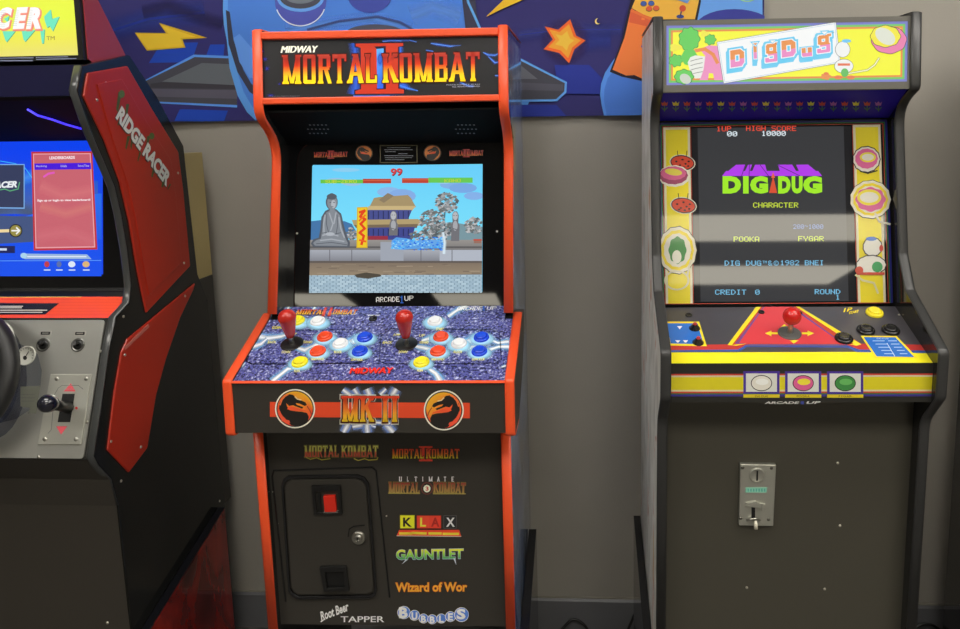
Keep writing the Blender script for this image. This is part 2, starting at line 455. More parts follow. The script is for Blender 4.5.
# ceiling lights: recessed linear troffers
def troffer(x, y, sx, sy, k, col, label, k2='wide ceiling light panels'):
    fr = Fr(x, y, 0); e = empty('ceiling_light', fr, label, 'ceiling light', k2)
    mb = MB(); pn = Panel(fr, (0, 0, 2.7), (1, 0, 0), (0, -1, 0))
    hx, hy = sx/2, sy/2; t = .03
    mb.frame(pn, [(-hx-t, -hy-t), (hx+t, -hy-t), (hx+t, hy+t), (-hx-t, hy+t)], [(-hx, -hy), (hx, -hy), (hx, hy), (-hx, hy)], .001, .022, mat('white_enamel', (225, 225, 222), .4))
    mb.build('frame', e)
    mb = MB(); mb.slab(pn, [(-hx, -hy), (hx, -hy), (hx, hy), (-hx, hy)], .001, .012, lamp('diffuser_glow', col, k)); mb.build('diffuser', e)
WARM = (1, .96, .88)
LIGHTS = [(-.9, .75, 1.2, .5, 8), (1.25, .75, 1.2, .5, 10), (-2.0, -.35, 1.2, .6, 11), (.0, -.35, 1.2, .6, 12), (2.0, -.35, 1.2, .6, 12),
          (2.0, -4.22, 2.5, 1.0, 8), (-3.4, -6.5, .8, .8, 7), (-1.45, -6.5, .8, .8, 7), (2.3, -6.5, 2.2, 1.2, 8)]
for i, (x, y, sx, sy, k) in enumerate(LIGHTS):
    troffer(x, y, sx, sy, k, WARM if y > -2 else (1, .93, .76), 'ceiling light panel above and behind the viewer, outside the photograph')
bw = bpy.data.worlds.new('world'); S.world = bw; bw.use_nodes = True
bw.node_tree.nodes['Background'].inputs[0].default_value = (.5, .48, .44, 1); bw.node_tree.nodes['Background'].inputs[1].default_value = .1

# ================================================================ game banner on the wall
BP = Panel(W0, (0, WY-.012, 0), (1, 0, 0), (0, 0, 1))
def build_banner():
    w1, w2, e_, f_c = crop(80, 0, 4.837), crop(260, 0, 3.692), crop(470, 0, 3.692), crop(640, 0, 3.31)
    a = Art(BP, gain=1.35, step=.00012)
    a.full(-1.62, 1.357, .379, 2.02, (50, 47, 104))
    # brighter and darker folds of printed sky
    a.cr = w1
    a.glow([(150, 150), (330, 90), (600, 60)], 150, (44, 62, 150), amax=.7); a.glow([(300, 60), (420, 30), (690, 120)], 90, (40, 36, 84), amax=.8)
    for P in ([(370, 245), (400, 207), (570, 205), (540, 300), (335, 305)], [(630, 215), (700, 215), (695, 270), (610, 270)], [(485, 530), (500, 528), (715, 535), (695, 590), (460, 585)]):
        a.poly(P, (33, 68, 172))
    # grey crystal shape, left
    a.poly([(310, 392), (550, 264), (760, 272), (760, 520), (385, 500), (330, 500)], (86, 140, 224))
    a.poly([(322, 392), (555, 276), (760, 284), (760, 508), (390, 492), (335, 492)], (68, 68, 78))
    a.poly([(400, 395), (590, 305), (760, 312), (760, 412)], (92, 97, 104))
    a.poly([(345, 405), (400, 397), (760, 412), (760, 432), (345, 425)], (58, 56, 64)); a.poly([(350, 430), (760, 436), (760, 478), (370, 468)], (84, 82, 96))
    # lightning bolt, left
    a.poly([(265, 158), (415, 160), (380, 110), (615, 183), (495, 190), (510, 230), (325, 245)], (205, 165, 40)); a.poly([(272, 163), (428, 164), (395, 122), (560, 178), (485, 184), (500, 224), (330, 238)], (228, 186, 52))
    # controller body
    a.cr = ident
    body = [(224, -60), (223, 10), (224, 25), (227, 40), (230, 68), (238, 96), (247, 112), (256, 121), (270, 126), (300, 124), (330, 100), (430, 96), (470, 110), (520, 122), (530, 100), (500, 70), (483, 32), (470, 6), (458, -20), (450, -60)]
    a.poly(body, (88, 148, 232))
    inner = [(229, -60), (228, 10), (229, 25), (232, 42), (236, 66), (244, 92), (252, 106), (262, 118), (300, 119), (330, 96), (430, 92), (470, 106), (512, 116), (517, 96), (490, 66), (477, 32), (464, 6), (452, -20), (444, -60)]
    a.poly(inner, (72, 122, 208))
    a.poly([(226, 10), (230, 12), (234, 40), (244, 70), (252, 84), (262, 92), (262, 100), (250, 92), (238, 72), (229, 44)], (56, 58, 76))
    a.poly([(234, 38), (240, 34), (256, 52), (262, 78), (250, 78), (240, 62)], (92, 142, 222))
    a.cr = w2
    a.glow([(100, 120), (250, 90), (420, 70), (560, 110)], 60, (92, 142, 224), amax=.8); a.glow([(560, 60), (640, 30), (740, 60)], 90, (104, 152, 230), amax=.6)
    a.ell(155, 5, 96, 92, (76, 84, 170)); a.ring(155, 5, 96, 94, 4, (206, 214, 240), a0=20, a1=160); a.ell(155, -6, 88, 52, (96, 150, 232)); a.ell(155, -10, 78, 44, (70, 72, 86)); a.ell(155, -16, 62, 32, (104, 112, 124))
    a.ell(410, -18, 82, 68, (62, 74, 158))
    a.glow([(180, 112), (300, 80), (440, 64), (520, 84), (590, 124)], 14, (60, 70, 116), amax=1); a.ell(430, 128, 110, 36, (74, 76, 92))
    a.poly([(748, 0), (760, -60), (790, -60), (800, 40), (812, 110), (760, 110)], (58, 58, 78)); a.line([(752, -60), (770, 10), (816, 112)], 9, (92, 156, 238))
    a.cr = e_
    # right part: bolt, blocks, crystal, star, moon
    a.poly([(60, 62), (95, 28), (122, 2), (150, -18), (300, -70), (240, -20), (118, 34)], (214, 172, 46))
    for P in ([(312, 240), (440, 240), (488, 290), (482, 348), (330, 346)], [(120, 386), (320, 388), (358, 430), (362, 450), (120, 450)]): a.poly(P, (40, 52, 140))
    a.glow([(180, 130), (330, 110), (560, 110)], 60, (54, 62, 140), amax=.7); a.glow([(400, 160), (520, 150)], 90, (46, 60, 146), amax=.6)
    a.poly([(90, 190), (184, 214), (358, 303), (356, 342), (322, 374), (90, 378)], (92, 150, 230)); a.poly([(90, 200), (183, 222), (350, 307), (348, 338), (318, 366), (90, 370)], (66, 66, 76))
    a.poly([(90, 244), (186, 240), (250, 292), (90, 290)], (92, 94, 104)); a.poly([(90, 300), (345, 312), (344, 336), (90, 330)], (78, 78, 90))
    star = [(370, 72), (392, 132), (427, 150), (386, 182), (366, 234), (330, 196), (272, 182), (306, 146), (276, 98), (326, 110)]
    a.halo(352, 152, 92, 92, (60, 46, 96), inner=.5)
    a.poly(star, (226, 96, 44)); c = (350, 150); a.poly([(c[0]+(x-c[0])*.78, c[1]+(y-c[1])*.78) for x, y in star], (238, 150, 52)); a.poly([(c[0]+(x-c[0])*.45, c[1]+(y-c[1])*.45) for x, y in star], (244, 178, 66))
    a.ell(472, 80, 11, 11, (226, 196, 120)); a.ell(477, 78, 10, 10, (50, 46, 100))
    # blue arm and round shoulder on the right
    a.poly([(520, 236), (498, 270), (484, 310), (480, 350), (486, 390), (494, 424), (494, 460), (700, 460), (700, 150), (560, 180)], (84, 138, 226)); a.poly([(530, 262), (508, 290), (496, 330), (494, 370), (504, 424), (504, 460), (700, 460), (700, 300)], (72, 118, 206))
    a.cr = f_c
    a.poly([(180, -60), (403, -60), (403, 80), (150, 80)], (98, 150, 220)); a.ell(310, 92, 128, 60, (56, 60, 142)); a.ring(352, -6, 26, 14, 5, (150, 190, 110), a0=0, a1=180)
    # little orange arcade machine carried by the arm
    a.cr = e_
    a.poly([(586, 30), (604, -40), (850, -60), (850, 10), (836, 80), (690, 90), (690, 310), (634, 300), (560, 284), (516, 266), (560, 150)], (40, 34, 48))
    a.poly([(594, 36), (688, 66), (688, 290), (636, 292), (606, 278), (576, 280), (526, 258), (570, 140)], (226, 118, 62)); a.poly([(594, 36), (688, 66), (688, 108), (586, 84)], (206, 92, 60))
    a.poly([(596, 32), (614, -10), (850, -30), (842, 10), (828, 74), (690, 74), (640, 56)], (222, 168, 68)); a.poly([(596, 34), (640, 58), (690, 76), (690, 88), (590, 44)], (214, 110, 60))
    for x, y, c in ((640, 15, (62, 88, 160)), (668, 14, (62, 88, 160)), (660, 34, (206, 92, 60)), (686, 32, (206, 92, 60))): a.ell(x, y+2, 12, 10, (120, 80, 50)); a.ell(x, y, 11, 9, c)
    a.ell(774, 64, 14, 7, (50, 66, 130)); a.line([(780, 38), (774, 62)], 5, (50, 50, 90)); a.ell(783, 34, 12, 12, (196, 78, 56)); a.poly([(740, -6), (800, 16), (822, -14), (770, -40)], (110, 148, 210))
    a.poly([(630, 176), (652, 120), (662, 120), (650, 180)], (52, 84, 170))
    wv = lambda co: .004*sin(co.x*8+co.z*4)+.002*sin(co.x*5-co.z*13)+.002
    gx = [-1.6+.04*i for i in range(50)]; gz = [1.36+.04*i for i in range(17)]
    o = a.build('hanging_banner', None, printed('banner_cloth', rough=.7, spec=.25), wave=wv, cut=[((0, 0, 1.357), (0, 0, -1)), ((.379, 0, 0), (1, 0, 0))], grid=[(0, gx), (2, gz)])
    # hem rope of cloth behind gives the sheet its thickness
    me = o.data; bm = bmesh.new(); bm.from_mesh(me)
    lay = bm.loops.layers.float_color['ink']
    x0, x1, z0, z1, y0 = -1.62, .379, 1.357, 2.02, WY-.0125
    n = 60
    for (A, B) in (((x0, z0), (x1, z0)), ((x1, z0), (x1, z1))):
        for i in range(n):
            p = [(A[0]+(B[0]-A[0])*t/n, A[1]+(B[1]-A[1])*t/n) for t in (i, i+1)]
            w = [wv(Vector((q[0], 0, q[1]))) for q in p]
            vs = [bm.verts.new((p[0][0], y0-w[0], p[0][1])), bm.verts.new((p[1][0], y0-w[1], p[1][1])), bm.verts.new((p[1][0], y0-w[1]+.003, p[1][1])), bm.verts.new((p[0][0], y0-w[0]+.003, p[0][1]))]
            f = bm.faces.new(vs)
            for lp in f.loops: lp[lay] = L3((40, 38, 90))+(1,)
    bm.to_mesh(me); bm.free()
    meta(o, 'large dark blue cloth banner with a game controller and orange star, on the wall', 'banner')
build_banner()

# ================================================================ shared cabinet pieces
def add_button(pn, px, col, parent, r=.0145, ring=None, name='push_button', h=.009, ringm=None):
    uv = pn.at(*px); c = mat('button_%s' % '_'.join(map(str, col)), col, .25, coat=.5, g=1.2)
    mb = MB(); mb.lathe(pn, uv, [(r*1.12, 0), (r*1.12, .0025), (r*1.05, .0045), (r*.86, .0062), (r*.82, .0045)], ringm or c)
    b = mb.build(name, parent)
    mb = MB(); mb.lathe(pn, uv, [(r*.8, .003), (r*.8, h*.8), (r*.72, h*.95), (r*.5, h*.93), (0, h*.86)], c); mb.build('plunger', b)
    return b
def add_stick(pn, px, parent, height, col, kind, lean=.07):
    uv = pn.at(*px); pd = pn; pn = Panel(pn.fr, pn.p3(uv), pn.U, pn.V); pn.N = (pd.N+pd.U*lean).normalized(); uv = (0, 0)
    c = mat('stick_red_%s' % kind, col, .25, coat=.4, g=1.1)
    mb = MB(); mb.lathe(pn, uv, [(.021, 0), (.021, .0012), (.0195, .002), (.006, .0022), (0, .0022)], BLACKP if kind == 'bat' else mat('grey_disc', (92, 92, 90), .35), n=36)
    j = mb.build('joystick', parent)
    mb = MB(); mb.lathe(pn, uv, [(.0048, .002), (.0042, .012), (.0042, height*.5)], STEEL, n=16); mb.build('shaft', j)
    mb = MB()
    if kind == 'bat':
        H = height; b = .018
        pr = [(0, b), (.0072, b), (.0082, b+.004), (.0088, b+.012)]
        for t in (.25, .4, .55, .7, .8, .88): pr.append((.009+.0072*max(0, (t-.2)/.6 if t < .8 else 1)**1.1, b+(H-b)*t))
        pr = [(0, b), (.0072, b), (.0082, b+.003)] + [(.0085+.0078*min(1, max(0, (t-.05)/.68))**.9, b+(H-b)*t) for t in (.15, .3, .45, .6, .7)]
        R = .0165; cz = b+(H-b)*.74
        for k in range(0, 7): t = radians(90*k/6); pr.append((R*cos(t), cz+(H-cz)*sin(t)))
        pr[-1] = (0, H)
        mb.lathe(pn, uv, pr, c, n=32)
    else:
        R = .0165; cz = height-R
        mb.lathe(pn, uv, [(R*cos(radians(t)) if abs(t) < 90 else 0, cz+R*sin(radians(t))) for t in range(-90, 91, 12)] , c, n=32)
    mb.build('handle', j)
def screw(parent, pn, px=None, uv=None, r=.003, m=None):
    mb = MB(); mb.lathe(pn, uv or pn.at(*px), [(r, 0), (r*.9, .001), (r*.5, .0016), (0, .0017)], m or SCREW, n=12); return mb.build('screw', parent)
def wedge(e, W, y1=.405, t=.0175, m=None, mside=None, z1=.392, z0=.297):
    """stabiliser board against each side, its top sloping down to the front"""
    P = [(y1, 0), (y1, z1), (.0, z0), (-.05, z0-.03), (-.05, 0)]
    for s in (-1, 1):
        a, b = sorted((s*(W+.0012), s*(W+t))); mb = MB(); mb.prism(P, a, b, m or BLACKG); o = mb.build('stabiliser_board', e)
        if mside:
            a, b = sorted((s*(W+t), s*(W+t+.0008))); mb = MB(); mb.prism([(y1-.003, .003), (y1-.003, z1-.004), (.003, z0-.004), (-.047, z0-.034), (-.047, .003)], a, b, mside); mb.build('board_print', o, label='dark red printed face')
def side_panel(e, prof, s, W, t, m, mout):
    mb = MB(); x0, x1 = s*(W-t), s*W
    if s > 0: mb.prism(prof, x0, x1, m, mend=mout)
    else: mb.prism(prof, x0, x1, m, mend=mout)
    return mb
# ================================================================ machine 1: red trimmed fighting game cabinet
MF = Fr(-.4104, 1.2811, .0179); W = .2413; T = .0165
e = empty('arcade_cabinet', MF, 'black arcade cabinet with red edging and two joysticks, MORTAL KOMBAT II on its marquee', 'arcade machine')
upper = path([(.12, 1.519), (.101, 1.362), (.176, 1.306), (.097, .975)], [0, .02, .045, 0])
upper[0] = (.12, 1.519)
sideart = noisy('fighter_side_art', [(.3, (40, 46, 70)), (.45, (70, 96, 160)), (.52, (150, 176, 216)), (.6, (70, 74, 90)), (.75, (190, 160, 90))], 5, rough=.15, coat=.5, stretch=(1, 2.2, 1), dist=1)
prof = upper + [(.112, .969), (0, .9), (0, .002), (.405, .002), (.405, 1.519)]
for s in (-1, 1):
    mb = MB(); mb.prism(prof, s*(W-T), s*(W-.001), mat('gloss_side_black', (36, 36, 36), .1, coat=.3)); o = mb.build('side_panel', e)
    mb = MB(); q = [(.135, 1.505), (.118, 1.37), (.192, 1.31), (.112, .972), (.015, .88), (.015, .012), (.4, .012), (.4, 1.505)]
    a_, b_ = sorted((s*(W-.001), s*W)); mb.prism(q, a_, b_, sideart); mb.build('side_print', o)
    mb = MB(); x0, x1 = (W-T-.001, W+.001) if s > 0 else (-W-.001, -W+T+.001)
    band(mb, [(.4, 1.5195)] + [(.124, 1.5195)] + upper, x0, x1, .003, RED); band(mb, [(0, .80), (0, .366)], x0, x1, .003, RED)
    mb.build('edge_moulding', e, label='red edge moulding')
# body: back, top, base, lower front
mb = MB(); mb.box(-W+T, W-T, .395, .405, .37, 1.515, BLACK); mb.box(-W+T, W-T, .13, .405, 1.503, 1.518, BLACK); mb.box(-W+T, W-T, .03, .395, .366, .38, BLACK); mb.build('carcass', e)
LP = front(MF, (.016, .37), (.016, .80))
mb = MB(); mb.box(-W+T, W-T, .016, .03, .366, .81, BLACK); mb.build('lower_panel', e)
# marquee with rails
MQ = front(MF, (.106, 1.362), (.123, 1.519))
def strip(mb, pn, v0, v1, h0, h1, m, x=W-T): mb.slab(pn, [(-x, v0), (x, v0), (x, v1), (-x, v1)], h0, h1, m)
vt0 = MQ.at(380, 38.3)[1]; vt1 = MQ.at(380, 30.6)[1]; vb0 = MQ.at(380, 103.2)[1]; vb1 = MQ.at(380, 96.8)[1]
mb = MB(); strip(mb, MQ, vt0, vt1, -.004, .009, RED); mb.build('marquee_rail', e, bevel=.002, label='red marquee rail')
mb = MB(); strip(mb, MQ, vb0, vb1, -.004, .009, RED); mb.build('marquee_rail', e, bevel=.002, label='red marquee rail')
mb = MB(); strip(mb, MQ, vb0, vt1, -.012, -.0005, BLACKG); mq = mb.build('marquee', e)
a = Art(MQ, gain=1.0, h=.0002)
x = W-T; a.full(-x, vb0, x, vt1, (38, 38, 40))
A1, A2 = crop(260, 35, 7.385), crop(380, 35, 7.385)
a.cr = A1
for x_, y_, r_x, r_y in ((36, 178, 26, 20), (52, 248, 22, 22), (80, 446, 36, 14), (146, 362, 18, 12), (20, 120, 16, 16)): a.halo(x_, y_, r_x, r_y, (40, 44, 130), inner=.2)
a.glow([(700, 60), (705, 200), (715, 300), (700, 440)], [110, 60, 60, 130], (52, 96, 214), amax=.95); a.glow([(690, 450), (860, 452), (960, 448)], 26, (78, 120, 216)); a.glow([(905, 46), (960, 40), (1100, 42)], 22, (54, 86, 170))
a.cr = A2
a.glow([(150, 60), (152, 200), (150, 330), (190, 400)], [60, 40, 50, 90], (56, 104, 224), amax=.95); a.glow([(140, 370), (210, 395), (280, 412)], [40, 30, 12], (70, 130, 240)); a.glow([(0, 444), (180, 436)], 20, (84, 124, 210))
for P, w in (([(20, 48), (90, 42), (160, 44)], 18), ([(215, 38), (270, 52)], 14), ([(375, 62), (440, 72), (520, 84), (600, 76)], [14, 30, 26, 6]), ([(340, 112), (395, 122)], 14), ([(760, 128), (800, 148), (850, 150), (895, 130)], [8, 30, 28, 16]), ([(800, 160), (850, 206), (895, 196)], [8, 34, 20]), ([(850, 300), (890, 302)], 20), ([(590, 348), (650, 376), (690, 380)], 26)):
    a.glow(P, w, (52, 92, 206), core=(112, 168, 240), cw=.3)
# roman two
dkr = (60, 12, 12); red2 = (196, 56, 34); redd = (150, 38, 28)
a.cr = A1
def two(g, c, blue=False):
    a.poly([(708-g, 64-g), (708-g, 84+g), (745-g, 96), (748-g, 400), (706-g, 414-g), (706-g, 436+g), (1065+g, 432+g), (1063+g, 404-g), (1022+g, 396), (1020+g, 88), (1060+g, 80+g), (1058+g, 60-g)], c)
two(9, (30, 26, 46)); two(0, red2)
a.poly([(845, 86), (930, 82), (932, 400), (860, 404), (868, 385), (868, 110)], (36, 20, 40))
a.grad([(866, 396), (912, 396), (914, 100), (862, 104)], (44, 92, 226), (92, 170, 252))
a.halo(888, 180, 26, 60, (46, 92, 190), inner=.3)
GR = [(0, (250, 226, 32)), (.26, (246, 206, 34)), (.46, (232, 132, 36)), (.62, (214, 62, 30)), (.85, (176, 48, 40)), (1, (190, 70, 50))]
def mklogo(a, A, B, h, A_b, B_b, h_b, edge, grad, pad=.05, t1='MORTAL', t2='KOMBAT'):
    for t, p, q in ((t1, A, B), (t2, A_b, B_b)):
        a.text(mk_glyphs(t, pad=pad), p, q, h, edge)
    a.text(mk_glyphs(t1), A, B, h, None, grad); a.text(mk_glyphs(t2), A_b, B_b, h, None, grad)
a.cr = ident
mklogo(a, (281.8, 84.2), (377.5, 83), 29, (382, 82.8), (480.5, 81.2), 29, (70, 16, 10), GR, pad=.06)
a.cr = A1; 
for dx in (0, 2.5, 5, 7.5): a.text(sans_glyphs('MIDWAY', shear=.28), (153+dx, 133), (426+dx, 130), 50, (240, 240, 224))
a.cr = A1
a.text(sans_glyphs('TM & (c) ALL RIGHTS RESERVED'), (62, 458), (296, 456), 8, (120, 120, 130))
a.cr = A2; a.text(sans_glyphs('MORTAL KOMBAT II  TM & (c)'), (492, 376), (738, 370), 10, (190, 190, 205)); a.text(sans_glyphs('ALL RIGHTS RESERVED'), (534, 388), (738, 384), 9, (190, 190, 205))
a.build('marquee_print', mq, printed('marquee_film', emit=.35, rough=.3, coat=.3))
# sloping speaker panel under the marquee
mb = MB(); SPu = Panel(MF, (0, .214, 1.302), (1, 0, 0), (0, -.098, .064))
mb.prism([(.214, 1.302), (.116, 1.366), (.116, 1.37), (.22, 1.37), (.23, 1.302)], -W+T, W-T, mat('speaker_black', (14, 14, 14), .7, spec=.15)); sp = mb.build('speaker_panel', e)
for cx in (318, 466):
    mb = MB()
    for i in range(-1, 2):
        for k in range(5 if i else 6):
            u, v = SPu.at(cx+(k-2-(0 if i else .5))*4, 129+i*4.2)
            mb.lathe(SPu, (u, v), [(.0022, .0004), (0, .0004)], mat('hole_grey', (130, 130, 130), .5), n=10)
    mb.build('speaker_grille', sp)
# screen bezel, smoked plate
BZ = front(MF, (.1405, .975), (.2145, 1.303)); bh = hypot(.074, .328)
mb = MB(); mb.slab(BZ, [(-W+T, 0), (W-T, 0), (W-T, bh), (-W+T, bh)], -.008, 0, BEZ); bz = mb.build('screen_bezel', e)
B1, B2, BX = crop(300, 155, 4.34), crop(390, 155, 4.34), crop(270, 130, 3.496)
def game_picture(pn, parent):
    a = Art(pn, B1, h=.0004, step=.00002)
    ux0, uy0 = pn.at(309.6, 293); ux1, uy1 = pn.at(483, 164)
    ux0, ux1 = -.1755, .1755
    a.full(ux0, uy0, ux1, uy1, (112, 214, 248))
    a.cr = ident
    a.grad([(310, 232), (483, 232), (482, 165), (313, 165)], (120, 222, 250), (104, 206, 250))
    # clouds
    for x, y, rx, ry, c in ((336, 180, 9, 2, (150, 196, 232)), (352, 183, 10, 3, (150, 196, 232)), (389, 192, 12, 5, (140, 184, 232)), (402, 196, 14, 7, (132, 172, 228)), (452, 185, 12, 4, (130, 176, 230)), (463, 188, 14, 5, (120, 168, 228)), (474, 196, 10, 4, (132, 176, 232)), (444, 182, 7, 2, (150, 196, 236)), (346, 170, 14, 2, (140, 206, 240))): a.ell(x, y, rx, ry, c, n=14)
    # far hills
    a.poly([(305, 241), (305, 222), (322, 220), (334, 224), (344, 221), (352, 224), (360, 238)], (66, 116, 168)); a.poly([(430, 240), (430, 226), (450, 222), (490, 228), (490, 241)], (120, 150, 160))
    # pagoda
    a.poly([(370, 206), (374, 198), (380, 197), (408, 195), (411, 198), (416, 207), (412, 209), (368, 208)], (166, 146, 106)); a.poly([(369, 206), (416, 206), (412, 211), (366, 210)], (200, 178, 128))
    a.poly([(364, 210), (412, 210), (408, 220), (366, 220)], (70, 78, 142)); a.poly([(352, 220), (418, 219), (424, 223), (418, 226), (354, 226)], (176, 156, 112)); a.poly([(354, 225), (418, 224), (417, 228), (356, 228)], (120, 104, 84))
    a.poly([(357, 228), (415, 227), (412, 240), (358, 240)], (62, 70, 140)); a.poly([(357, 236), (388, 236), (388, 242), (357, 242)], (150, 46, 66))
    for xx in range(368, 410, 5): a.rect(xx, 211, xx+1, 219, (44, 48, 92)); a.rect(xx, 229, xx+1, 236, (40, 44, 90))
    a.poly([(379, 200), (388, 193), (394, 196), (384, 203)], (140, 124, 98))
    # shrubs and trees
    rnd = random.Random(4)
    def foliage(cx, cy, rx, ry, n, cols, s=2.2):
        for i in range(n):
            t = rnd.random()*2*pi; q = sqrt(rnd.random()); x, y = cx+rx*q*cos(t), cy+ry*q*sin(t); w = s*(.5+rnd.random()*.6)
            a.poly([(x-w, y), (x, y+w*.6), (x+w, y-.2), (x+w*.2, y-w*.8)], rnd.choice(cols)); a.h -= a.step*.8
    tc_ = [(96, 104, 108), (140, 144, 148), (168, 168, 170), (84, 92, 98), (188, 188, 190), (116, 120, 122), (104, 110, 108)]
    a.glow([(446, 240), (444, 220), (446, 204)], 3, (78, 72, 74)); a.glow([(430, 240), (432, 226), (440, 212)], 2.4, (78, 72, 74))
    foliage(447, 203, 11, 10, 150, tc_); foliage(432, 221, 12, 11, 150, tc_); foliage(440, 230, 16, 8, 120, tc_); foliage(474, 226, 9, 8, 100, tc_); foliage(352, 234, 6, 6, 50, tc_); foliage(424, 236, 16, 5, 80, tc_)
    # terrace wall, path, paving
    a.cr = ident
    a.grad([(304, 250), (490, 250), (490, 240), (304, 240)], (120, 118, 118), (150, 146, 142))
    a.rect(304, 246.5, 490, 248, (88, 86, 88)); a.grad([(304, 262), (490, 262), (490, 250), (304, 250)], (126, 128, 136), (168, 172, 182))
    a.poly([(381, 242), (404, 242), (404, 262), (381, 262)], (158, 164, 176)); a.poly([(440, 250), (483, 250), (483, 262), (440, 262)], (176, 182, 194))
    for xx in (330, 352, 421, 452): a.rect(xx, 250, xx+.8, 262, (104, 104, 112))
    a.grad([(304, 276), (490, 276), (490, 262), (304, 262)], (150, 134, 112), (126, 112, 98)); a.rect(304, 261, 490, 263, (96, 88, 84))
    for i in range(40): x = 312+rnd.random()*166; y = 264+rnd.random()*10; a.rect(x, y, x+5+rnd.random()*6, y+.8, rnd.choice([(160, 144, 124), (118, 104, 92), (140, 126, 108)])); a.h -= a.step
    a.full(ux0, uy0, ux1, pn.at(400, 275)[1], (132, 156, 174))
    a.h += a.step*2
    for i in range(270):
        y = 275+2*(i//30); x = 306+6.2*(i % 30)+(3 if (i//30) % 2 else 0)
        if x < 488: c = rnd.choice([(176, 202, 216), (164, 190, 206), (188, 212, 224), (170, 196, 210)]); a.poly([(x+.5, y+1.7), (x+5.4, y+1.7), (x+5.8, y+1), (x+5.2, y+.3), (x+.9, y+.3), (x+.2, y+1)], c); a.h -= a.step
    a.h += a.step
    # stone statue, seated on the left
    st, sl, sd = (132, 138, 146), (176, 182, 190), (86, 92, 102)
    a.cr = B1
    a.poly([(62, 400), (50, 385), (62, 366), (84, 360), (92, 320), (96, 270), (112, 244), (128, 236), (160, 236), (182, 256), (192, 300), (206, 352), (220, 380), (218, 402)], sd)
    a.poly([(68, 394), (60, 382), (74, 370), (94, 364), (100, 320), (104, 274), (118, 250), (134, 242), (158, 242), (176, 262), (184, 306), (198, 356), (210, 382), (208, 396)], st)
    a.ell(141, 206, 26, 34, sd); a.ell(143, 208, 22, 31, st); a.ell(141, 182, 22, 13, sd); a.ell(141, 173, 10, 6, sd); a.ell(148, 214, 10, 18, sl); a.rect(131, 206, 139, 209, sd); a.rect(147, 206, 155, 209, sd); a.rect(138, 224, 148, 227, sd); a.poly([(133, 232), (152, 232), (156, 250), (130, 250)], st)
    for P in ([(112, 260), (106, 300), (108, 345)], [(130, 252), (146, 300), (136, 330)], [(160, 250), (150, 300)], [(172, 270), (180, 320), (196, 360)], [(90, 372), (140, 366), (196, 376)], [(100, 350), (130, 342), (170, 352)]): a.glow(P, 9, sl, amax=.9)
    for P in ([(120, 256), (118, 300), (128, 340)], [(164, 260), (166, 310), (160, 345)], [(74, 386), (140, 380), (206, 390)], [(100, 340), (120, 336)], [(150, 345), (180, 338)]): a.line(P, 3, sd)
    a.ell(134, 344, 20, 8, sl, n=14)
    # yellow hanging cloth with a red sign stroke
    a.poly([(250, 228), (296, 226), (296, 404), (248, 404)], (214, 176, 30)); a.poly([(254, 232), (292, 230), (292, 400), (252, 400)], (238, 200, 40))
    a.line([(262, 250), (284, 242), (264, 268), (286, 280), (266, 300), (284, 320), (262, 338), (280, 352), (270, 388)], 11, (226, 70, 30)); a.line([(260, 286), (286, 262)], 7, (240, 110, 30)); a.line([(262, 370), (288, 376)], 8, (236, 90, 34))
    # stone lion posts
    for cr_, cx, top, b, w in ((B1, 408, 244, 350, 20), (B2, 285, 246, 374, 19)):
        a.cr = cr_
        a.poly([(cx-w, b), (cx-w*.8, top+52), (cx-w*.6, top+44), (cx-w*.7, top+14), (cx-w*.3, top), (cx+w*.4, top), (cx+w*.8, top+16), (cx+w*.7, top+48), (cx+w, top+60), (cx+w*.9, b)], (112, 112, 118)); a.ell(cx, top+20, w*.6, 18, (182, 184, 190), n=14); a.ell(cx, top+62, w*.55, 22, (166, 168, 174), n=14); a.rect(cx-8, top+16, cx-3, top+19, (80, 80, 90)); a.rect(cx+3, top+16, cx+8, top+19, (80, 80, 90)); a.line([(cx-10, top+74), (cx+10, top+80)], 3, (90, 90, 96))
    # blue ice burst across the middle
    a.cr = B2
    rnd2 = random.Random(9)
    a.poly([(10, 372), (30, 358), (70, 362), (110, 372), (232, 366), (236, 405), (110, 408), (60, 412), (24, 410), (8, 394)], (92, 168, 240), a=.85)
    for i in range(170):
        x = 10+rnd2.random()*225; y = 386+(rnd2.random()-.5)*(44 if x < 90 else 56); w = 3+rnd2.random()*5
        a.poly([(x-w, y), (x, y+w*.5), (x+w, y), (x, y-w*.5)], rnd2.choice([(24, 106, 226), (56, 150, 246), (150, 216, 252), (90, 190, 250)])); a.h -= a.step*.8
    a.glow([(232, 336), (240, 380), (236, 430)], 18, (220, 240, 250), amax=1)
    # shadow on the path, red roof in the distance
    a.rect(364, 366, 400, 372, (200, 70, 50)); a.rect(366, 372, 398, 384, (150, 110, 96))
    a.cr = B1
    a.poly([(240, 520), (290, 510), (350, 518), (358, 526), (300, 537), (250, 532)], (78, 72, 62))
    # bars, names and clock
    a.cr = BX
    a.rect(180, 175, 328, 188, (104, 196, 70)); a.rect(328, 172, 426, 188, (184, 62, 44)); a.rect(464, 170, 556, 187, (190, 66, 46)); a.rect(556, 168, 710, 186, (104, 200, 84))
    a.rect(328, 176, 426, 179, (214, 100, 70)); a.rect(464, 174, 556, 177, (214, 100, 70))
    a.text(pix_glyphs('SUB-ZERO'), (196, 188), (306, 187), 12, (206, 214, 60)); a.text(pix_glyphs('KANO'), (612, 185), (668, 184), 12, (196, 210, 60))
    a.text(sans_glyphs('99', bold=.02, out=.02), (426, 163), (466, 162), 26, (96, 22, 26)); a.text(sans_glyphs('99', bold=.02), (425, 161), (465, 160), 25, (222, 66, 70))
    o = a.build('screen', parent, SCREENM, cut=[((ux0, 0, 0), (-1, 0, 0)), ((ux1, 0, 0), (1, 0, 0))], label='lit screen showing a game scene with a stone statue and a pagoda'); return o
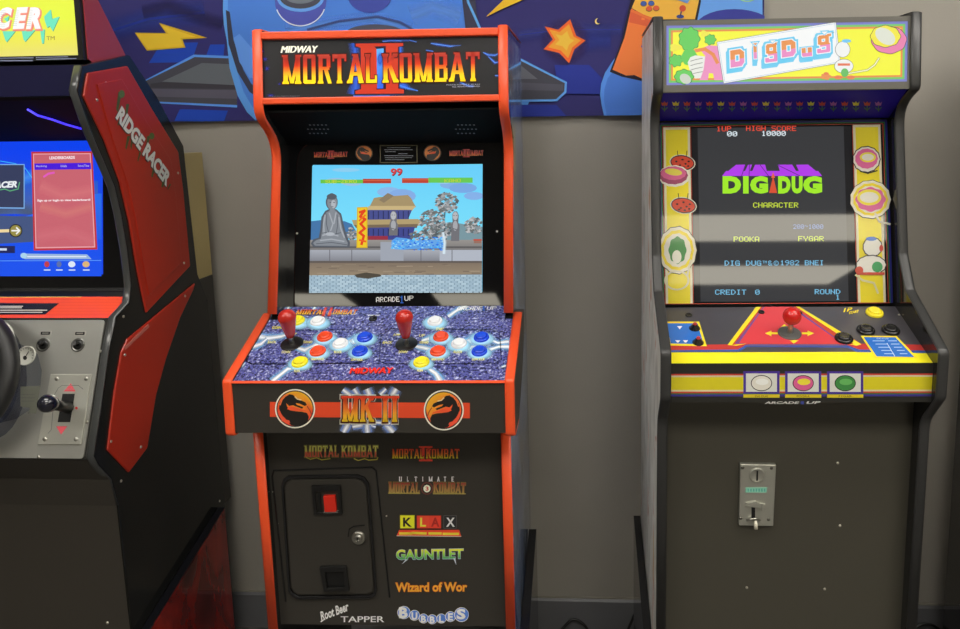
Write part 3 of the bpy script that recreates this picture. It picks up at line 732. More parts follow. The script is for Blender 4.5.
game_picture(BZ, bz)
a = Art(BZ, BX, h=.0004)
LG = [(0, (210, 120, 50)), (.5, (200, 60, 44)), (1, (150, 40, 40))]
def smallmk(a, x0, y0, x1, y1, h, grad, two_c, edge=(50, 14, 10)):
    dx = x1-x0; k = .475
    m1 = (x0+dx*k, y0+(y1-y0)*k); m2 = (x0+dx*(k+.025), y0+(y1-y0)*(k+.025))
    a.rect(x0+dx*.40, (y0+y1)/2-h*1.28, x0+dx*.60, (y0+y1)/2-h*1.1, two_c); a.rect(x0+dx*.40, (y0+y1)/2+h*.1, x0+dx*.60, (y0+y1)/2+h*.3, two_c)
    a.rect(x0+dx*.43, (y0+y1)/2-h*1.25, x0+dx*.485, (y0+y1)/2+h*.25, two_c); a.rect(x0+dx*.515, (y0+y1)/2-h*1.25, x0+dx*.57, (y0+y1)/2+h*.25, two_c)
    a.text(mk_glyphs('MORTAL', pad=.08), (x0, y0), m1, h, edge); a.text(mk_glyphs('KOMBAT', pad=.08), m2, (x1, y1), h, edge)
    a.text(mk_glyphs('MORTAL'), (x0, y0), m1, h, None, grad); a.text(mk_glyphs('KOMBAT'), m2, (x1, y1), h, None, grad)
smallmk(a, 154, 96, 272, 94, 18, LG, (170, 44, 44))
DRG = {}
def dragon(a, cx, cy, rx, ry, flip=1, ringc=(226, 222, 206), small=False):
    """round emblem: black dragon profile on an orange to yellow disc"""
    X = lambda p: (cx+flip*p[0]*rx, cy+p[1]*ry)
    a.ell(cx, cy, rx*1.02, ry*1.02, ringc, n=40); a.ell(cx, cy, rx*.95, ry*.95, (34, 30, 28), n=40)
    if not small:
        pts = [X((.9*cos(radians(t)), .9*sin(radians(t)))) for t in range(0, 360, 10)]
        cols = [(226, 74, 46) if (p[1]-cy)/ry > -.1 else (232, 164 if (p[0]-cx)*flip/rx > -.4 else 100, 40) for p in pts]
        a.poly(pts, cols)
    else: a.ell(cx, cy, rx*.9, ry*.9, (206, 120, 50))
    K = (34, 31, 29)
    # neck and body: a thick hooked S
    a.poly([X(p) for p in [(.66,.62),(.7,.42),(.6,.22),(.36,.16),(.1,.14),(-.2,.1),(-.4,-.1),(-.46,-.3),(-.36,-.46),(-.16,-.52),(.05,-.44),(.1,-.5),(-.1,-.72),(-.36,-.76),(-.62,-.6),(-.78,-.3),(-.82,0),(-.7,.26),(-.64,.36),(-.5,.5),(-.2,.86),(.1,.92),(.4,.84)]], K)
    # head with open jaw
    a.poly([X(p) for p in [(-.4,-.52),(-.16,-.62),(.1,-.56),(.28,-.44),(.52,-.34),(.6,-.2),(.5,-.14),(.24,-.26),(.02,-.3),(.1,-.2),(.42,-.08),(.36,-.0),(.1,-.1),(-.1,-.18),(-.3,-.14),(-.46,-.3)]], K)
    a.poly([X(p) for p in [(-.4,.02),(-.34,-.1),(-.2,-.14),(.1,-.04),(.4,.06),(.56,.1),(.6,.2),(.4,.12),(.1,.12),(-.2,.1)]], (226, 84, 50))
    if not small:
        a.line([X((-.34,-.74)), X((-.5,-.66)), X((-.66,-.48)), X((-.76,-.2))], rx*.07, (226, 110, 60)); a.poly([X(p) for p in [(-.86,.1),(-.78,.06),(-.7,.34),(-.5,.56),(-.3,.6),(-.24,.72),(-.46,.76),(-.68,.62)]], (230, 84, 56))
        a.line([X((0,-.62)), X((.12,-.5)), X((.3,-.46))], rx*.06, (220, 190, 150)); a.line([X((.62,-.12)), X((.74,.06)), X((.84,.3))], rx*.05, (160, 60, 40))
dragon(a, 329, 81, 30, 28, 1, (60, 50, 30), True); a.build('logo_print', bz, PRINT); a = Art(BZ, BX, h=.0004)
smallmk(a, 627, 91, 746, 89, 18, LG, (170, 44, 44)); dragon(a, 568, 80, 30, 28, -1, (60, 50, 30), True); a.build('logo_print', bz, PRINT); a = Art(BZ, BX, h=.0004)
a.line([(386, 54), (514, 54), (514, 114), (386, 114)], 4, (74, 70, 44), close=True)
for i, (q0, q1) in enumerate(((410, 490), (400, 498), (404, 440), (450, 480), (400, 500), (402, 496), (404, 470))): a.line([(q0, 62+i*7), (q1, 62+i*7)], 2.4, (120, 124, 134))
a.build('notice_print', bz, PRINT); a = Art(BZ, BX, h=.0004)
# maker's name under the screen
a.text(pix_glyphs('ARCADE'), (371, 602), (453, 600), 18, (226, 226, 222)); a.text(pix_glyphs('1'), (452, 606), (470, 606), 27, (40, 96, 190)); a.text(pix_glyphs('UP'), (470, 597), (502, 596), 17, (226, 226, 222))
a.build('maker_print', bz, PRINT)
for q in ((297, 233.5), (497, 231.5)): screw(bz, BZ, q, r=.0024)
# control deck: cheeks outside the body, top plate, apron
cheek = [(.112, .9705), (-.0655, .895), (-.0685, .797), (.004, .797), (.1, .86), (.155, .93), (.155, .968)]
CK = .0165
for s in (-1, 1):
    x0, x1 = sorted((s*(W+.0005), s*(W+CK)))
    mb = MB(); mb.prism(cheek, x0, x1, BLACK); o = mb.build('deck_cheek', e)
    mb = MB(); band(mb, path([(.113, .9705), (-.0655, .895), (-.0685, .797), (.004, .797)], [0, .004, .006, 0]), x0-.0005, x1+.0005, .003, RED); mb.build('edge_moulding', o, label='red edge moulding')
dk_lo, dk_hi = (-.0665, .8925), (.1395, .9795)
DK = front(MF, dk_lo, dk_hi); dl = hypot(dk_hi[0]-dk_lo[0], dk_hi[1]-dk_lo[1])
deckm = noisy('crackled_blue_print', [(.36, (16, 18, 40)), (.45, (54, 58, 122)), (.51, (112, 116, 200)), (.57, (52, 54, 110)), (.66, (206, 212, 246))], 210, rough=.28, coat=.25, detail=3)
mb = MB(); mb.slab(DK, [(-W-.0002, 0), (W+.0002, 0), (W+.0002, dl), (-W-.0002, dl)], -.016, -.001, BLACK, deckm); deck = mb.build('control_deck', e)
AP = front(MF, (-.0665, .800), (-.0665, .8935))
mb = MB(); mb.prism([(-.0665, .8), (-.0665, .892), (-.054, .888), (-.054, .8)], -W-.0002, W+.0002, BLACK)
mb.prism([(-.054, .8), (-.054, .81), (.015, .81), (.015, .8)], -W, W, BLACK); ap = mb.build('apron', e)
mb = MB(); rz0 = AP.at(365, 383)[1]+.8; mb.prism([(-.0695, rz0), (-.0695, .894), (-.064, .896), (-.064, rz0)], -W-.0002, W+.0002, RED); mb.build('front_edging', e, bevel=.0008, label='red edging along the deck front')
# lightning and lettering printed on the deck
C1, C2, C0 = crop(225, 300, 6.4), crop(370, 300, 6.4), crop(215, 290, 3.0)
a = Art(DK, C1, h=-.0006, step=.00002, gain=1.25)
LB, LW = (120, 176, 226), (226, 242, 252)
def bolt(P, w): a.glow(P, [v*1.8 for v in w], LB, core=LW, cw=.5)
a.line([(560, 406), (830, 402), (900, 380), (905, 340)], 10, (18, 18, 26), a=.7); a.line([(430, 408), (170, 408), (135, 390), (150, 360)], 9, (18, 18, 26), a=.7); a.line([(420, 190), (900, 190), (930, 220)], 5, (30, 30, 50), a=.6)
bolt([(200, 230), (270, 245), (360, 232), (430, 210)], [60, 50, 34, 20]); bolt([(170, 300), (230, 280), (270, 245)], [40, 36, 20]); bolt([(470, 430), (400, 440), (350, 480), (300, 522)], [30, 34, 34, 44])
bolt([(440, 300), (510, 320), (560, 300), (640, 260)], [20, 44, 40, 60]); bolt([(700, 290), (770, 280), (860, 250)], [50, 44, 60]); bolt([(560, 60), (575, 50), (565, 32)], [10, 26, 18]); bolt([(400, 60), (410, 32)], [20, 36]); bolt([(60, 440), (110, 420), (130, 400)], [10, 22, 10])
a.cr = C2
bolt([(500, 105), (550, 70), (620, 32)], [34, 30, 50]); bolt([(330, 260), (400, 240), (450, 240)], [24, 40, 40]); bolt([(280, 295), (340, 305), (400, 320), (440, 330)], [16, 40, 40, 40]); bolt([(500, 280), (580, 285), (700, 250)], [60, 50, 70]); bolt([(620, 300), (690, 325)], [40, 80])
bolt([(760, 250), (820, 275), (890, 268)], [40, 26, 40]); bolt([(760, 320), (820, 300), (890, 300)], [40, 26, 40]); bolt([(360, 430), (420, 470), (450, 522)], [20, 40, 60]); bolt([(840, 430), (870, 420)], [10, 20])
a.line([(380, 408), (800, 404), (840, 380), (830, 210), (780, 190), (130, 186), (70, 230), (60, 390), (100, 408), (270, 408)], 7, (18, 18, 26), a=.6)
BTN = [  # centre px, colour
    ((297.5, 321.5), (226, 214, 40)), ((318, 322), (222, 224, 228)), ((325, 337.5), (226, 72, 36)), ((340.5, 344.5), (222, 224, 228)), ((365, 338), (24, 66, 206)), ((318, 352), (226, 72, 36)), ((360, 352), (24, 66, 206)), ((300, 363), (232, 220, 42)),
    ((435, 322), (222, 224, 228)), ((441, 337.5), (226, 72, 36)), ((459, 344.5), (222, 224, 228)), ((481.5, 338), (24, 66, 206)), ((438, 352), (226, 72, 36)), ((479.5, 352), (24, 66, 206)), ((421.5, 363), (232, 220, 42))]
a.cr = ident
for (x, y), c in BTN: a.halo(x, y+1.2, 14.5, 8, (150, 200, 236), inner=.55)
for x, y, t, w in ((277, 329, 'COIN', 10), (272, 343.5, 'BACK', 9), (286, 353.5, 'DOWN', 9), (293, 335.5, 'JUMP', 8), (308, 343.5, 'FORWARD', 9), (317.5, 360.5, 'HIGH PUNCH', 13), (338, 353.5, 'BLOCK', 8), (357, 361, 'LOW KICK', 12), (297, 372.5, 'RUN', 6),
                   (387.5, 344, 'BACK', 10), (403, 353.5, 'DOWN', 9), (397, 336.5, 'JUMP', 8), (422, 337, 'UP', 6), (424, 344, 'FORWARD', 9), (438, 360.8, 'HIGH PUNCH', 13), (458, 353.5, 'BLOCK', 9), (478.5, 360.8, 'LOW KICK', 13), (420, 372, 'RUN', 6), (440, 330.6, 'START', 8)):
    a.text(sans_glyphs(t, bold=.02, shear=.3), (x-w/2, y), (x+w/2, y), 2.6, (236, 220, 120) if t != 'COIN' else (240, 220, 40))
a.text(mk_glyphs('MORTAL', pad=.06), (296.5, 314.8), (323.5, 314.8), (295.5+3, 310), (90, 30, 26))
for t, A, B in (('MORTAL', (295, 314.6), (325, 314.6)), ('KOMBAT', (327, 314.6), (356, 314.6))): a.text(mk_glyphs(t), A, B, (A[0]+2.6, 309.8), None, [(0, (236, 190, 70)), (1, (206, 66, 44))])
a.text(mk_glyphs('II'), (320, 316.5), (332, 316.5), (323, 307.8), (206, 70, 52))
a.text(sans_glyphs('MIDWAY', shear=.3), (350, 375.2), (394.5, 374.7), 6, (90, 20, 20))
for dx in (0, .35, .7, 1.05): a.text(sans_glyphs('MIDWAY', shear=.3), (349+dx, 374), (393.5+dx, 373.5), 5.8, (224, 52, 40))
a.text(pix_glyphs('ARCADE'), (456.5, 310.8), (481.5, 310.4), (458, 307.2), (230, 232, 240)); a.text(pix_glyphs('1'), (481.5, 310.8), (486, 310.8), 4.4, (40, 96, 190)); a.text(pix_glyphs('UP'), (486.5, 310.2), (496, 310), (487.5, 306.8), (230, 232, 240)); a.rect(368, 315.2, 380, 316, (220, 220, 220))
a.build('deck_print', deck, PRINTG, cut=[((W-.0002, 0, 0), (1, 0, 0)), ((-W+.0002, 0, 0), (-1, 0, 0)), (tuple(DK.p3((0, .0008))), tuple(-DK.V)), (tuple(DK.p3((0, dl-.0008))), tuple(DK.V))])
DT = Panel(MF, DK.p3((0, 0), -.001), DK.U, DK.V)
for px, c in BTN: add_button(DT, px, c, e, r=.0132)
add_stick(DT, (292, 343.8), e, .078, (190, 40, 30), 'bat'); add_stick(DT, (406.5, 344.2), e, .078, (190, 40, 30), 'bat')
mb = MB(); mb.lathe(DT, DT.at(373, 319), [(.008, 0), (.008, .002), (.0065, .003), (.006, .001), (0, .001)], BLACKP, n=20); mb.lathe(DT, DT.at(374.5, 318.5), [(.0028, .001), (.0025, .007), (0, .0075)], BLACKP, n=12); mb.build('power_switch', e)
# apron print
APc, AP2 = crop(265, 380, 6.857), crop(395, 380, 10.48)
a = Art(Panel(MF, (0, -.0665, .8), (1, 0, 0), (0, 0, 1)), APc, h=.0003, gain=1.3)
a.poly([(34, 253), (1405, 262), (1405, 156), (34, 150)], (214, 72, 40));
BLU = (112, 140, 206)
for P, w in (([(535, 66), (590, 110)], [40, 50]), ([(610, 60), (640, 106)], [50, 40]), ([(700, 60), (720, 110)], [60, 60]), ([(900, 60), (870, 110)], [60, 60]), ([(790, 100), (830, 60)], [40, 30]), ([(540, 360), (575, 290)], [50, 60]), ([(600, 320), (700, 300), (760, 322)], [40, 50, 20]), ([(705, 360), (700, 300)], [60, 50]), ([(880, 360), (830, 300)], [60, 60]), ([(760, 290), (860, 296)], 30)): a.glow(P, [v*1.7 for v in (w if isinstance(w, list) else [w]*len(P))], (128, 158, 226), core=(232, 238, 250), cw=.5)
a.text(mk_glyphs('MK', pad=.12), (522, 292), (752, 294), 184, (206, 204, 190)); a.text(mk_glyphs('II', pad=.12), (790, 294), (925, 294), 184, (206, 204, 190))
a.text(mk_glyphs('MK', pad=.08), (522, 288), (752, 290), 176, (80, 28, 22)); a.text(mk_glyphs('II', pad=.08), (790, 290), (925, 290), 176, (80, 28, 22))
G2 = [(0, (238, 190, 40)), (.5, (226, 120, 44)), (1, (214, 60, 34))]
a.text(mk_glyphs('MK'), (524, 284), (750, 286), 168, None, G2); a.text(mk_glyphs('II'), (792, 286), (923, 286), 168, None, G2)
a.rect(524, 108, 922, 124, (206, 60, 36))
dragon(a, 208, 195, 135, 132, 1)
a.cr = AP2; dragon(a, 513, 313, 205, 208, -1)
a.build('apron_print', ap, PRINT, cut=[((0, 0, .8005), (0, 0, -1)), ((0, 0, .8925), (0, 0, 1))])
# lower panel print
LPp = Panel(MF, (0, .016, .37), (1, 0, 0), (0, 0, 1))
a = Art(LPp, h=.0003, gain=1.7)
L1, L2, L3c, L4 = crop(300, 435, 9.6), crop(380, 440, 9.6), crop(380, 505, 5.07), crop(265, 460, 3.72)
a.cr = L1
G3 = [(0, (200, 90, 80)), (.4, (206, 90, 70)), (.55, (206, 196, 100)), (1, (240, 232, 110))]
for t, x0, x1 in (('MORTAL', 42, 372), ('KOMBAT', 396, 752)): a.text(mk_glyphs(t, pad=.1), (x0, 214), (x1, 212), 114, (120, 112, 60)); a.text(mk_glyphs(t), (x0, 212), (x1, 210), 110, None, G3)
a.line([(60, 215), (100, 232), (160, 218), (210, 238), (290, 226)], 9, (176, 168, 70)); a.line([(520, 226), (560, 244), (620, 226), (660, 240), (740, 234), (748, 215)], 9, (176, 168, 70))
a.cr = L2
smallmk(a, 114, 176, 764, 176, 92, [(0, (230, 210, 50)), (.45, (214, 110, 40)), (1, (190, 56, 40))], (200, 62, 44))
for ch, x0, x1 in zip('ULTIMATE', (180, 258, 332, 402, 466, 548, 614, 684), (214, 276, 358, 420, 508, 574, 636, 714)): a.text(mk_glyphs(ch, widths={ch: 1}) if ch in MKG else sans_glyphs(ch), (x0, 396), (x1, 396), 46, (214, 212, 206))
for t, x0, x1 in (('MORTAL', 84, 380), ('KOMBAT', 512, 822)): a.text(mk_glyphs(t, pad=.12), (x0, 506), (x1, 512), 104, (104, 84, 46)); a.text(mk_glyphs(t), (x0, 504), (x1, 510), 98, None, [(0, (150, 130, 70)), (1, (130, 44, 44))])
a.line([(84, 508), (384, 508)], 7, (160, 146, 80)); a.line([(512, 514), (822, 514)], 7, (160, 146, 80))
a.ring(452, 462, 58, 60, 10, (96, 50, 44)); a.ell(452, 464, 34, 36, (206, 200, 180)); a.text(sans_glyphs('3', bold=.03), (438, 484), (468, 484), 40, (176, 70, 60))
a.cr = L3c
a.rect(103, 50, 176, 116, (214, 200, 40)); a.rect(188, 52, 250, 116, (206, 66, 44)); a.rect(250, 52, 310, 116, (196, 60, 44)); a.rect(324, 52, 388, 116, (36, 36, 38)); a.line([(324, 52), (388, 52), (388, 116), (324, 116)], 2.5, (80, 80, 80), close=True); a.line([(103, 50), (176, 50), (176, 116), (103, 116)], 2.5, (150, 140, 40), close=True); a.line([(188, 52), (310, 52), (310, 116), (188, 116)], 2.5, (140, 40, 30), close=True)
for ch, x0, x1, c in (('K', 118, 162, (34, 34, 30)), ('L', 204, 234, (226, 190, 60)), ('A', 260, 302, (150, 36, 30)), ('X', 336, 380, (236, 236, 236))): a.text(sans_glyphs(ch, bold=.03), (x0, 108), (x1, 108), 46, c)
a.poly([(98, 124), (402, 124), (412, 156), (86, 152)], (206, 62, 38)); a.line([(102, 142), (160, 142), (168, 140), (234, 142)], 12, (226, 180, 50)); a.line([(250, 142), (310, 142)], 12, (226, 180, 50)); a.line([(322, 144), (398, 144)], 12, (226, 180, 50)); a.line([(86, 154), (412, 157)], 3, (190, 180, 170))
a.text(sans_glyphs('GAUNTLET', bold=.03, out=.025), (84, 276), (424, 270), 52, (150, 160, 180)); a.text(sans_glyphs('GAUNTLET', bold=.03), (84, 275), (424, 269), 50, None, [(0, (60, 140, 90)), (.45, (120, 180, 60)), (1, (226, 222, 40))])
a.poly([(132, 272), (140, 276), (112, 298)], (170, 176, 190)); a.poly([(372, 268), (382, 266), (388, 302)], (170, 176, 190))
a.text(sans_glyphs('Wizard of Wor', bold=.03, out=.02), (80, 438), (442, 436), 48, (206, 84, 30)); a.text(sans_glyphs('Wizard of Wor', bold=.02), (80, 437), (442, 435), 46, (240, 150, 50))
for cx, cy, r in ((122, 542, 33), (176, 556, 27), (222, 572, 25), (266, 576, 25), (312, 572, 25), (358, 562, 27), (414, 552, 37)): a.ell(cx, cy, r, r, (206, 216, 232)); a.ell(cx+1, cy, r-3, r-3, (70, 110, 186))
for ch, cx, cy, w, h in (('B', 120, 570, 44, 56), ('U', 176, 578, 30, 38), ('B', 222, 592, 26, 36), ('B', 266, 596, 26, 36), ('L', 312, 592, 24, 36), ('E', 358, 582, 26, 38), ('S', 412, 576, 46, 54)): a.text(sans_glyphs(ch, bold=.05), (cx-w/2, cy), (cx+w/2, cy), h, (238, 240, 242))
a.cr = crop(265, 460, 3.72)
a.text(sans_glyphs('Root Beer', bold=.03, shear=.4), (212, 596), (318, 556), 34, (232, 232, 228)); a.line([(210, 598), (222, 590)], 4, (232, 232, 228)); a.text(sans_glyphs('TAPPER', bold=.012), (283, 600), (445, 600), 22, (214, 212, 206))
a.build('lower_print', e, PRINT)
# coin door
q = lambda x, y: LPp.at(*L4((x, y)))
mb = MB()
O1 = [q(*p) for p in ((26, 40), (408, 28), (416, 44), (464, 508), (78, 524))]
def bar(mb, pn, P, w, h, m):
    for A, B in zip(P, P[1:]):
        d = Vector(B)-Vector(A); d.normalize(); n = Vector((-d.y, d.x))*w/2; A_, B_ = Vector(A)-d*w*.4, Vector(B)+d*w*.4
        mb.slab(pn, [tuple(A_-n), tuple(B_-n), tuple(B_+n), tuple(A_+n)], 0, h, m)
bar(mb, LPp, [q(78, 524), q(28, 60), q(34, 38), q(400, 26), q(414, 38), q(464, 508)], .003, .0022, BLACKG)
mb.build('coin_door_surround', e, bevel=.0008)
u0, v0 = q(112, 496); u1, v1 = q(380, 66)
door_q = [q(*p) for p in ((72, 100), (78, 78), (95, 66), (340, 62), (366, 72), (382, 96), (410, 474), (404, 492), (386, 500), (126, 503), (108, 492), (96, 474))]
cxy = (sum(p[0] for p in door_q)/12, sum(p[1] for p in door_q)/12)
grow = lambda P, k: [(cxy[0]+(x-cxy[0])*k, cxy[1]+(y-cxy[1])*k) for x, y in P]
mb = MB(); mb.frame(LPp, grow(door_q, 1.05), grow(door_q, 1.0), 0, .005, BLACKG); mb.build('coin_door_frame', e, bevel=.0012)
mb = MB(); mb.slab(LPp, grow(door_q, .975), 0, .0035, BLACK); cdoor = mb.build('coin_door', e, bevel=.0012)
DP = Panel(MF, (0, .016-.0035, .37), (1, 0, 0), (0, 0, 1)); q2 = lambda x, y: DP.at(*L4((x, y)))
mb = MB(); mb.frame(DP, [q2(*p) for p in ((176, 92), (282, 90), (290, 196), (186, 198))], [q2(*p) for p in ((188, 112), (274, 110), (280, 188), (196, 190))], 0, .006, BLACKP); mb.slab(DP, [q2(*p) for p in ((198, 122), (208, 122), (211, 192), (203, 192))], 0, .004, SHADOWBLK); mb.build('coin_entry', cdoor, bevel=.0008)
mb = MB(); mb.slab(DP, [q2(*p) for p in ((220, 128), (265, 127), (270, 187), (226, 188))], 0, .007, mat('reject_red', (206, 40, 24), .25, coat=.4, g=1.3)); mb.build('coin_button', cdoor, bevel=.0015, label='red coin button')
mb = MB(); mb.slab(DP, [q2(*p) for p in ((222, 188), (274, 187), (274, 193), (222, 194))], 0, .006, mat('pale_lip', (150, 140, 134), .4)); mb.build('slot_lip', cdoor)
mb = MB(); mb.lathe(DP, q2(349, 287), [(.013, 0), (.013, .004), (.0115, .0055), (.0085, .0055), (.008, .003), (.0078, .003), (.0075, .008), (.006, .0088), (.0035, .0088), (.003, .006), (0, .006)], STEEL, n=28); mb.slab(DP, [(q2(349, 287)[0]-.001, q2(349, 287)[1]-.0045), (q2(349, 287)[0]+.001, q2(349, 287)[1]-.0045), (q2(349, 287)[0]+.001, q2(349, 287)[1]+.0035), (q2(349, 287)[0]-.001, q2(349, 287)[1]+.0035)], .008, .0092, BLACKP); mb.build('lock', cdoor, label='chrome lock')
mb = MB(); mb.frame(DP, [q2(*p) for p in ((206, 392), (304, 390), (316, 480), (222, 484))], [q2(*p) for p in ((226, 412), (294, 410), (301, 468), (234, 470))], 0, .0065, BLACKP); mb.slab(DP, [q2(*p) for p in ((226, 412), (294, 410), (301, 468), (234, 470))], 0, .002, SHADOWBLK); mb.build('coin_return', cdoor, bevel=.0012)
mb = MB(); bar(mb, DP, [q2(310, 284), q2(314, 256), q2(330, 246), q2(370, 242)], .0016, .0012, BLACKG); mb.build('door_crease', cdoor)
for p in ((30, 118), (47, 236), (452, 208)): screw(e, LPp, uv=q(*p), r=.0016)
wedge(e, W, y1=.335, t=.019, z1=.385, z0=.28)
# ================================================================ machine 2: black trimmed digging game cabinet
DF = Fr(.3428, 1.2752, .0175)
e = empty('arcade_cabinet', DF, 'black arcade cabinet with yellow strips beside its screen and a bright yellow DIG DUG marquee', 'arcade machine')
prof = path([(.123, 1.527), (.111, 1.392), (.180, 1.362), (.124, 1.083), (.086, 1.022), (-.054, .947), (-.053, .866), (-.001, .805), (0, .37)], [0, .008, .045, .006, .006, .008, .008, .02, 0])
whiteart = noisy('pale_side_art', [(.3, (190, 186, 178)), (.5, (225, 222, 214)), (.6, (236, 234, 228)), (.66, (196, 130, 106)), (.74, (220, 200, 90)), (.8, (136, 132, 130))], 9, rough=.4, coat=0, stretch=(1, 2.5, 1), dist=.6)
for s in (-1, 1):
    full = prof + [(0, .002), (.405, .002), (.405, 1.527)]
    mb = MB(); mb.prism(full, s*(W-T), s*(W-.001), mat('gloss_side_black', (36, 36, 36), .1, coat=.3)); o = mb.build('side_panel', e)
    mb = MB(); a_, b_ = sorted((s*(W-.001), s*W)); mb.prism(path([(.127, 1.522), (.116, 1.388), (.186, 1.36), (.13, 1.083), (.09, 1.018), (-.049, .943), (-.048, .868), (.004, .805), (.004, .012)], [0]*9)+[(.4, .012), (.4, 1.522)], a_, b_, whiteart); mb.build('side_print', o)
    mb = MB(); x0, x1 = (W-T-.001, W+.001) if s > 0 else (-W-.001, -W+T+.001)
    band(mb, [(.4, 1.5275), (.127, 1.5275)] + prof, x0, x1, .0025, GREYT); mb.build('edge_moulding', e, label='dark grey edge moulding')
mb = MB(); mb.box(-W+T, W-T, .395, .405, .37, 1.52, BLACK); mb.box(-W+T, W-T, .135, .405, 1.51, 1.522, BLACK); mb.box(-W+T, W-T, .04, .395, .366, .38, BLACK); mb.build('carcass', e)
mb = MB(); mb.box(-W+T, W-T, .026, .04, .366, .86, mat('umber_black_panel', (72, 69, 60), .42, bump=.15, bscale=900)); lowp = mb.build('lower_panel', e)
# marquee
MQ = front(DF, (.112, 1.392), (.124, 1.522)); mh = hypot(.012, .13); x = W-T
greyp = mat('grey_plastic', (104, 102, 94), .45, bump=.1)
p0, p1, p2_, p3_ = MQ.at(666.1, 27.5), MQ.at(666.9, 86.8), MQ.at(908.3, 79.7), MQ.at(907.6, 19)
L_, R_, B_, T_ = (p0[0]+p1[0])/2, (p2_[0]+p3_[0])/2, (p1[1]+p2_[1])/2, (p0[1]+p3_[1])/2
mb = MB(); mb.frame(MQ, [(-x, 0), (x, 0), (x, mh), (-x, mh)], [(L_, B_), (R_, B_), (R_, T_), (L_, T_)], -.012, -.001, greyp); mb.build('marquee_frame', e)
mb = MB(); mb.slab(MQ, [(L_-.004, B_-.004), (R_+.004, B_-.004), (R_+.004, T_+.004), (L_-.004, T_+.004)], -.010, -.003, BLACKP); mq = mb.build('marquee', e)
a = Art(MQ, h=-.0024)
for d, c in ((0, (118, 124, 206)), (.0045, (112, 204, 92)), (.0085, (236, 142, 60)), (.012, (250, 250, 40))): a.full(L_+d, B_+d, R_-d, T_-d, c)
F1, F2 = crop(655, 15, 7.385), crop(780, 10, 6.857)
a.cr = F1
# plain planting in place of the painted figures: shrub, pink mound, leaf
def blob(cx, cy, rx, ry, n, amp, ph=0): return [(cx+rx*(1+amp*cos(n*radians(t)+ph))*cos(radians(t)), cy+ry*(1+amp*cos(n*radians(t)+ph))*sin(radians(t))) for t in range(0, 360, 6)]
GRN, DGR = (92, 208, 84), (44, 120, 50)
a.poly([(330, 480), (350, 400), (372, 300), (330, 250), (400, 222), (462, 226), (490, 300), (505, 480), (440, 480), (430, 430), (400, 428), (392, 480)], (240, 146, 196))
a.line([(300, 262), (370, 250), (430, 290), (462, 350)], 26, (238, 142, 70))
a.poly(blob(255, 175, 78, 88, 9, .07), DGR); a.poly(blob(255, 175, 73, 83, 9, .07), GRN)
a.poly(blob(155, 335, 50, 46, 7, .12), DGR); a.poly(blob(155, 335, 46, 42, 7, .12), GRN); a.poly(blob(410, 180, 42, 40, 7, .1), DGR); a.poly(blob(410, 180, 38, 36, 7, .1), GRN)
a.poly(blob(255, 310, 60, 60, 6, .05), GRN); a.poly([(242, 350), (262, 310), (300, 296), (372, 306), (360, 400), (338, 466), (296, 468), (262, 420)], (238, 240, 232))
for i in range(4): a.line([(264, 340+i*33), (300, 328+i*33), (352, 318+i*33)], 4, (110, 110, 100))
a.poly(blob(215, 455, 72, 56, 8, .06), DGR); a.poly(blob(215, 455, 67, 51, 8, .06), GRN); a.ell(225, 470, 44, 34, (206, 214, 200), rot=35)
a.poly(blob(150, 240, 42, 26, 3, .2), (246, 236, 70)); a.poly(blob(368, 136, 30, 22, 3, .2), (246, 236, 70))
# name board
a.cr = ident
bd = [(717.3, 42.1), (724, 83.1), (840.5, 62.5), (836, 22)]
a.line(bd, 1.0, (110, 120, 120), close=True); a.poly(bd, (250, 252, 252)); a.line([(718.6, 43.2), (725, 81.8), (839.2, 61.7), (835, 23.4), (718.6, 43.2)], .35, (150, 190, 220))
CYN = (104, 208, 246)
DGL = {'D': [_S(0, .34), [(0, 0), (.8, 0), (1, .2), (.66, .3), (.3, .3)], [(.66, .22), (1, .18), (1, .82), (.66, .76)], [(.3, .7), (.66, .7), (1, .8), (.72, 1), (0, 1)]],
 'i': [_S(.1, .9, 0, .9)],
 'g': [_S(.08, .36, .5, .95), _S(.64, .92, .5, .95), _S(.16, .84, .8, 1), _S(.16, .84, .48, .62), _S(.7, 1, .04, .52), _S(.04, .94, 0, .17), _S(0, .3, .04, .25), _S(.24, 1, .36, .52), _S(.8, 1.1, .9, 1.04)],
 'u': [_S(0, .4, .12, 1), _S(.6, 1, 0, 1), _S(.08, 1, 0, .4)]}
def dgl(ch, pad):
    out = []
    for q in DGL[ch]:
        cx = sum(p[0] for p in q)/len(q); cy = sum(p[1] for p in q)/len(q)
        out.append([(p[0]+(pad if p[0] > cx else -pad), p[1]+(pad*.8 if p[1] > cy else -pad*.8)) for p in q])
    return out
def logo(cr_, ch, x0, y0, x1, y1, skew=8, ext=(-14, 26)):
    a.cr = cr_
    # slab sides trailing down and left, then face outline, rim and two-colour face
    for t in (1, .75, .5, .25): a.text(dgl(ch, .17), (x0+ext[0]*t, y1+ext[1]*t), (x1+ext[0]*t, y1-skew+ext[1]*t), (x0-4+ext[0]*t, y0+ext[1]*t), CYN); a.h -= a.step*.5
    a.text(dgl(ch, .2), (x0, y1), (x1, y1-skew), (x0-4, y0), CYN)
    a.text(dgl(ch, .07), (x0, y1), (x1, y1-skew), (x0-4, y0), (252, 252, 252))
    a.text(dgl(ch, 0), (x0, y1), (x1, y1-skew), (x0-4, y0), None, [(0, (240, 140, 200)), (.44, (240, 140, 200)), (.45, (238, 148, 74)), (1, (238, 148, 74))])
logo(F1, 'D', 560, 262, 662, 388, 16); logo(F1, 'i', 728, 216, 758, 322, 2, (-6, 40)); logo(F1, 'g', 816, 218, 908, 352, 12)
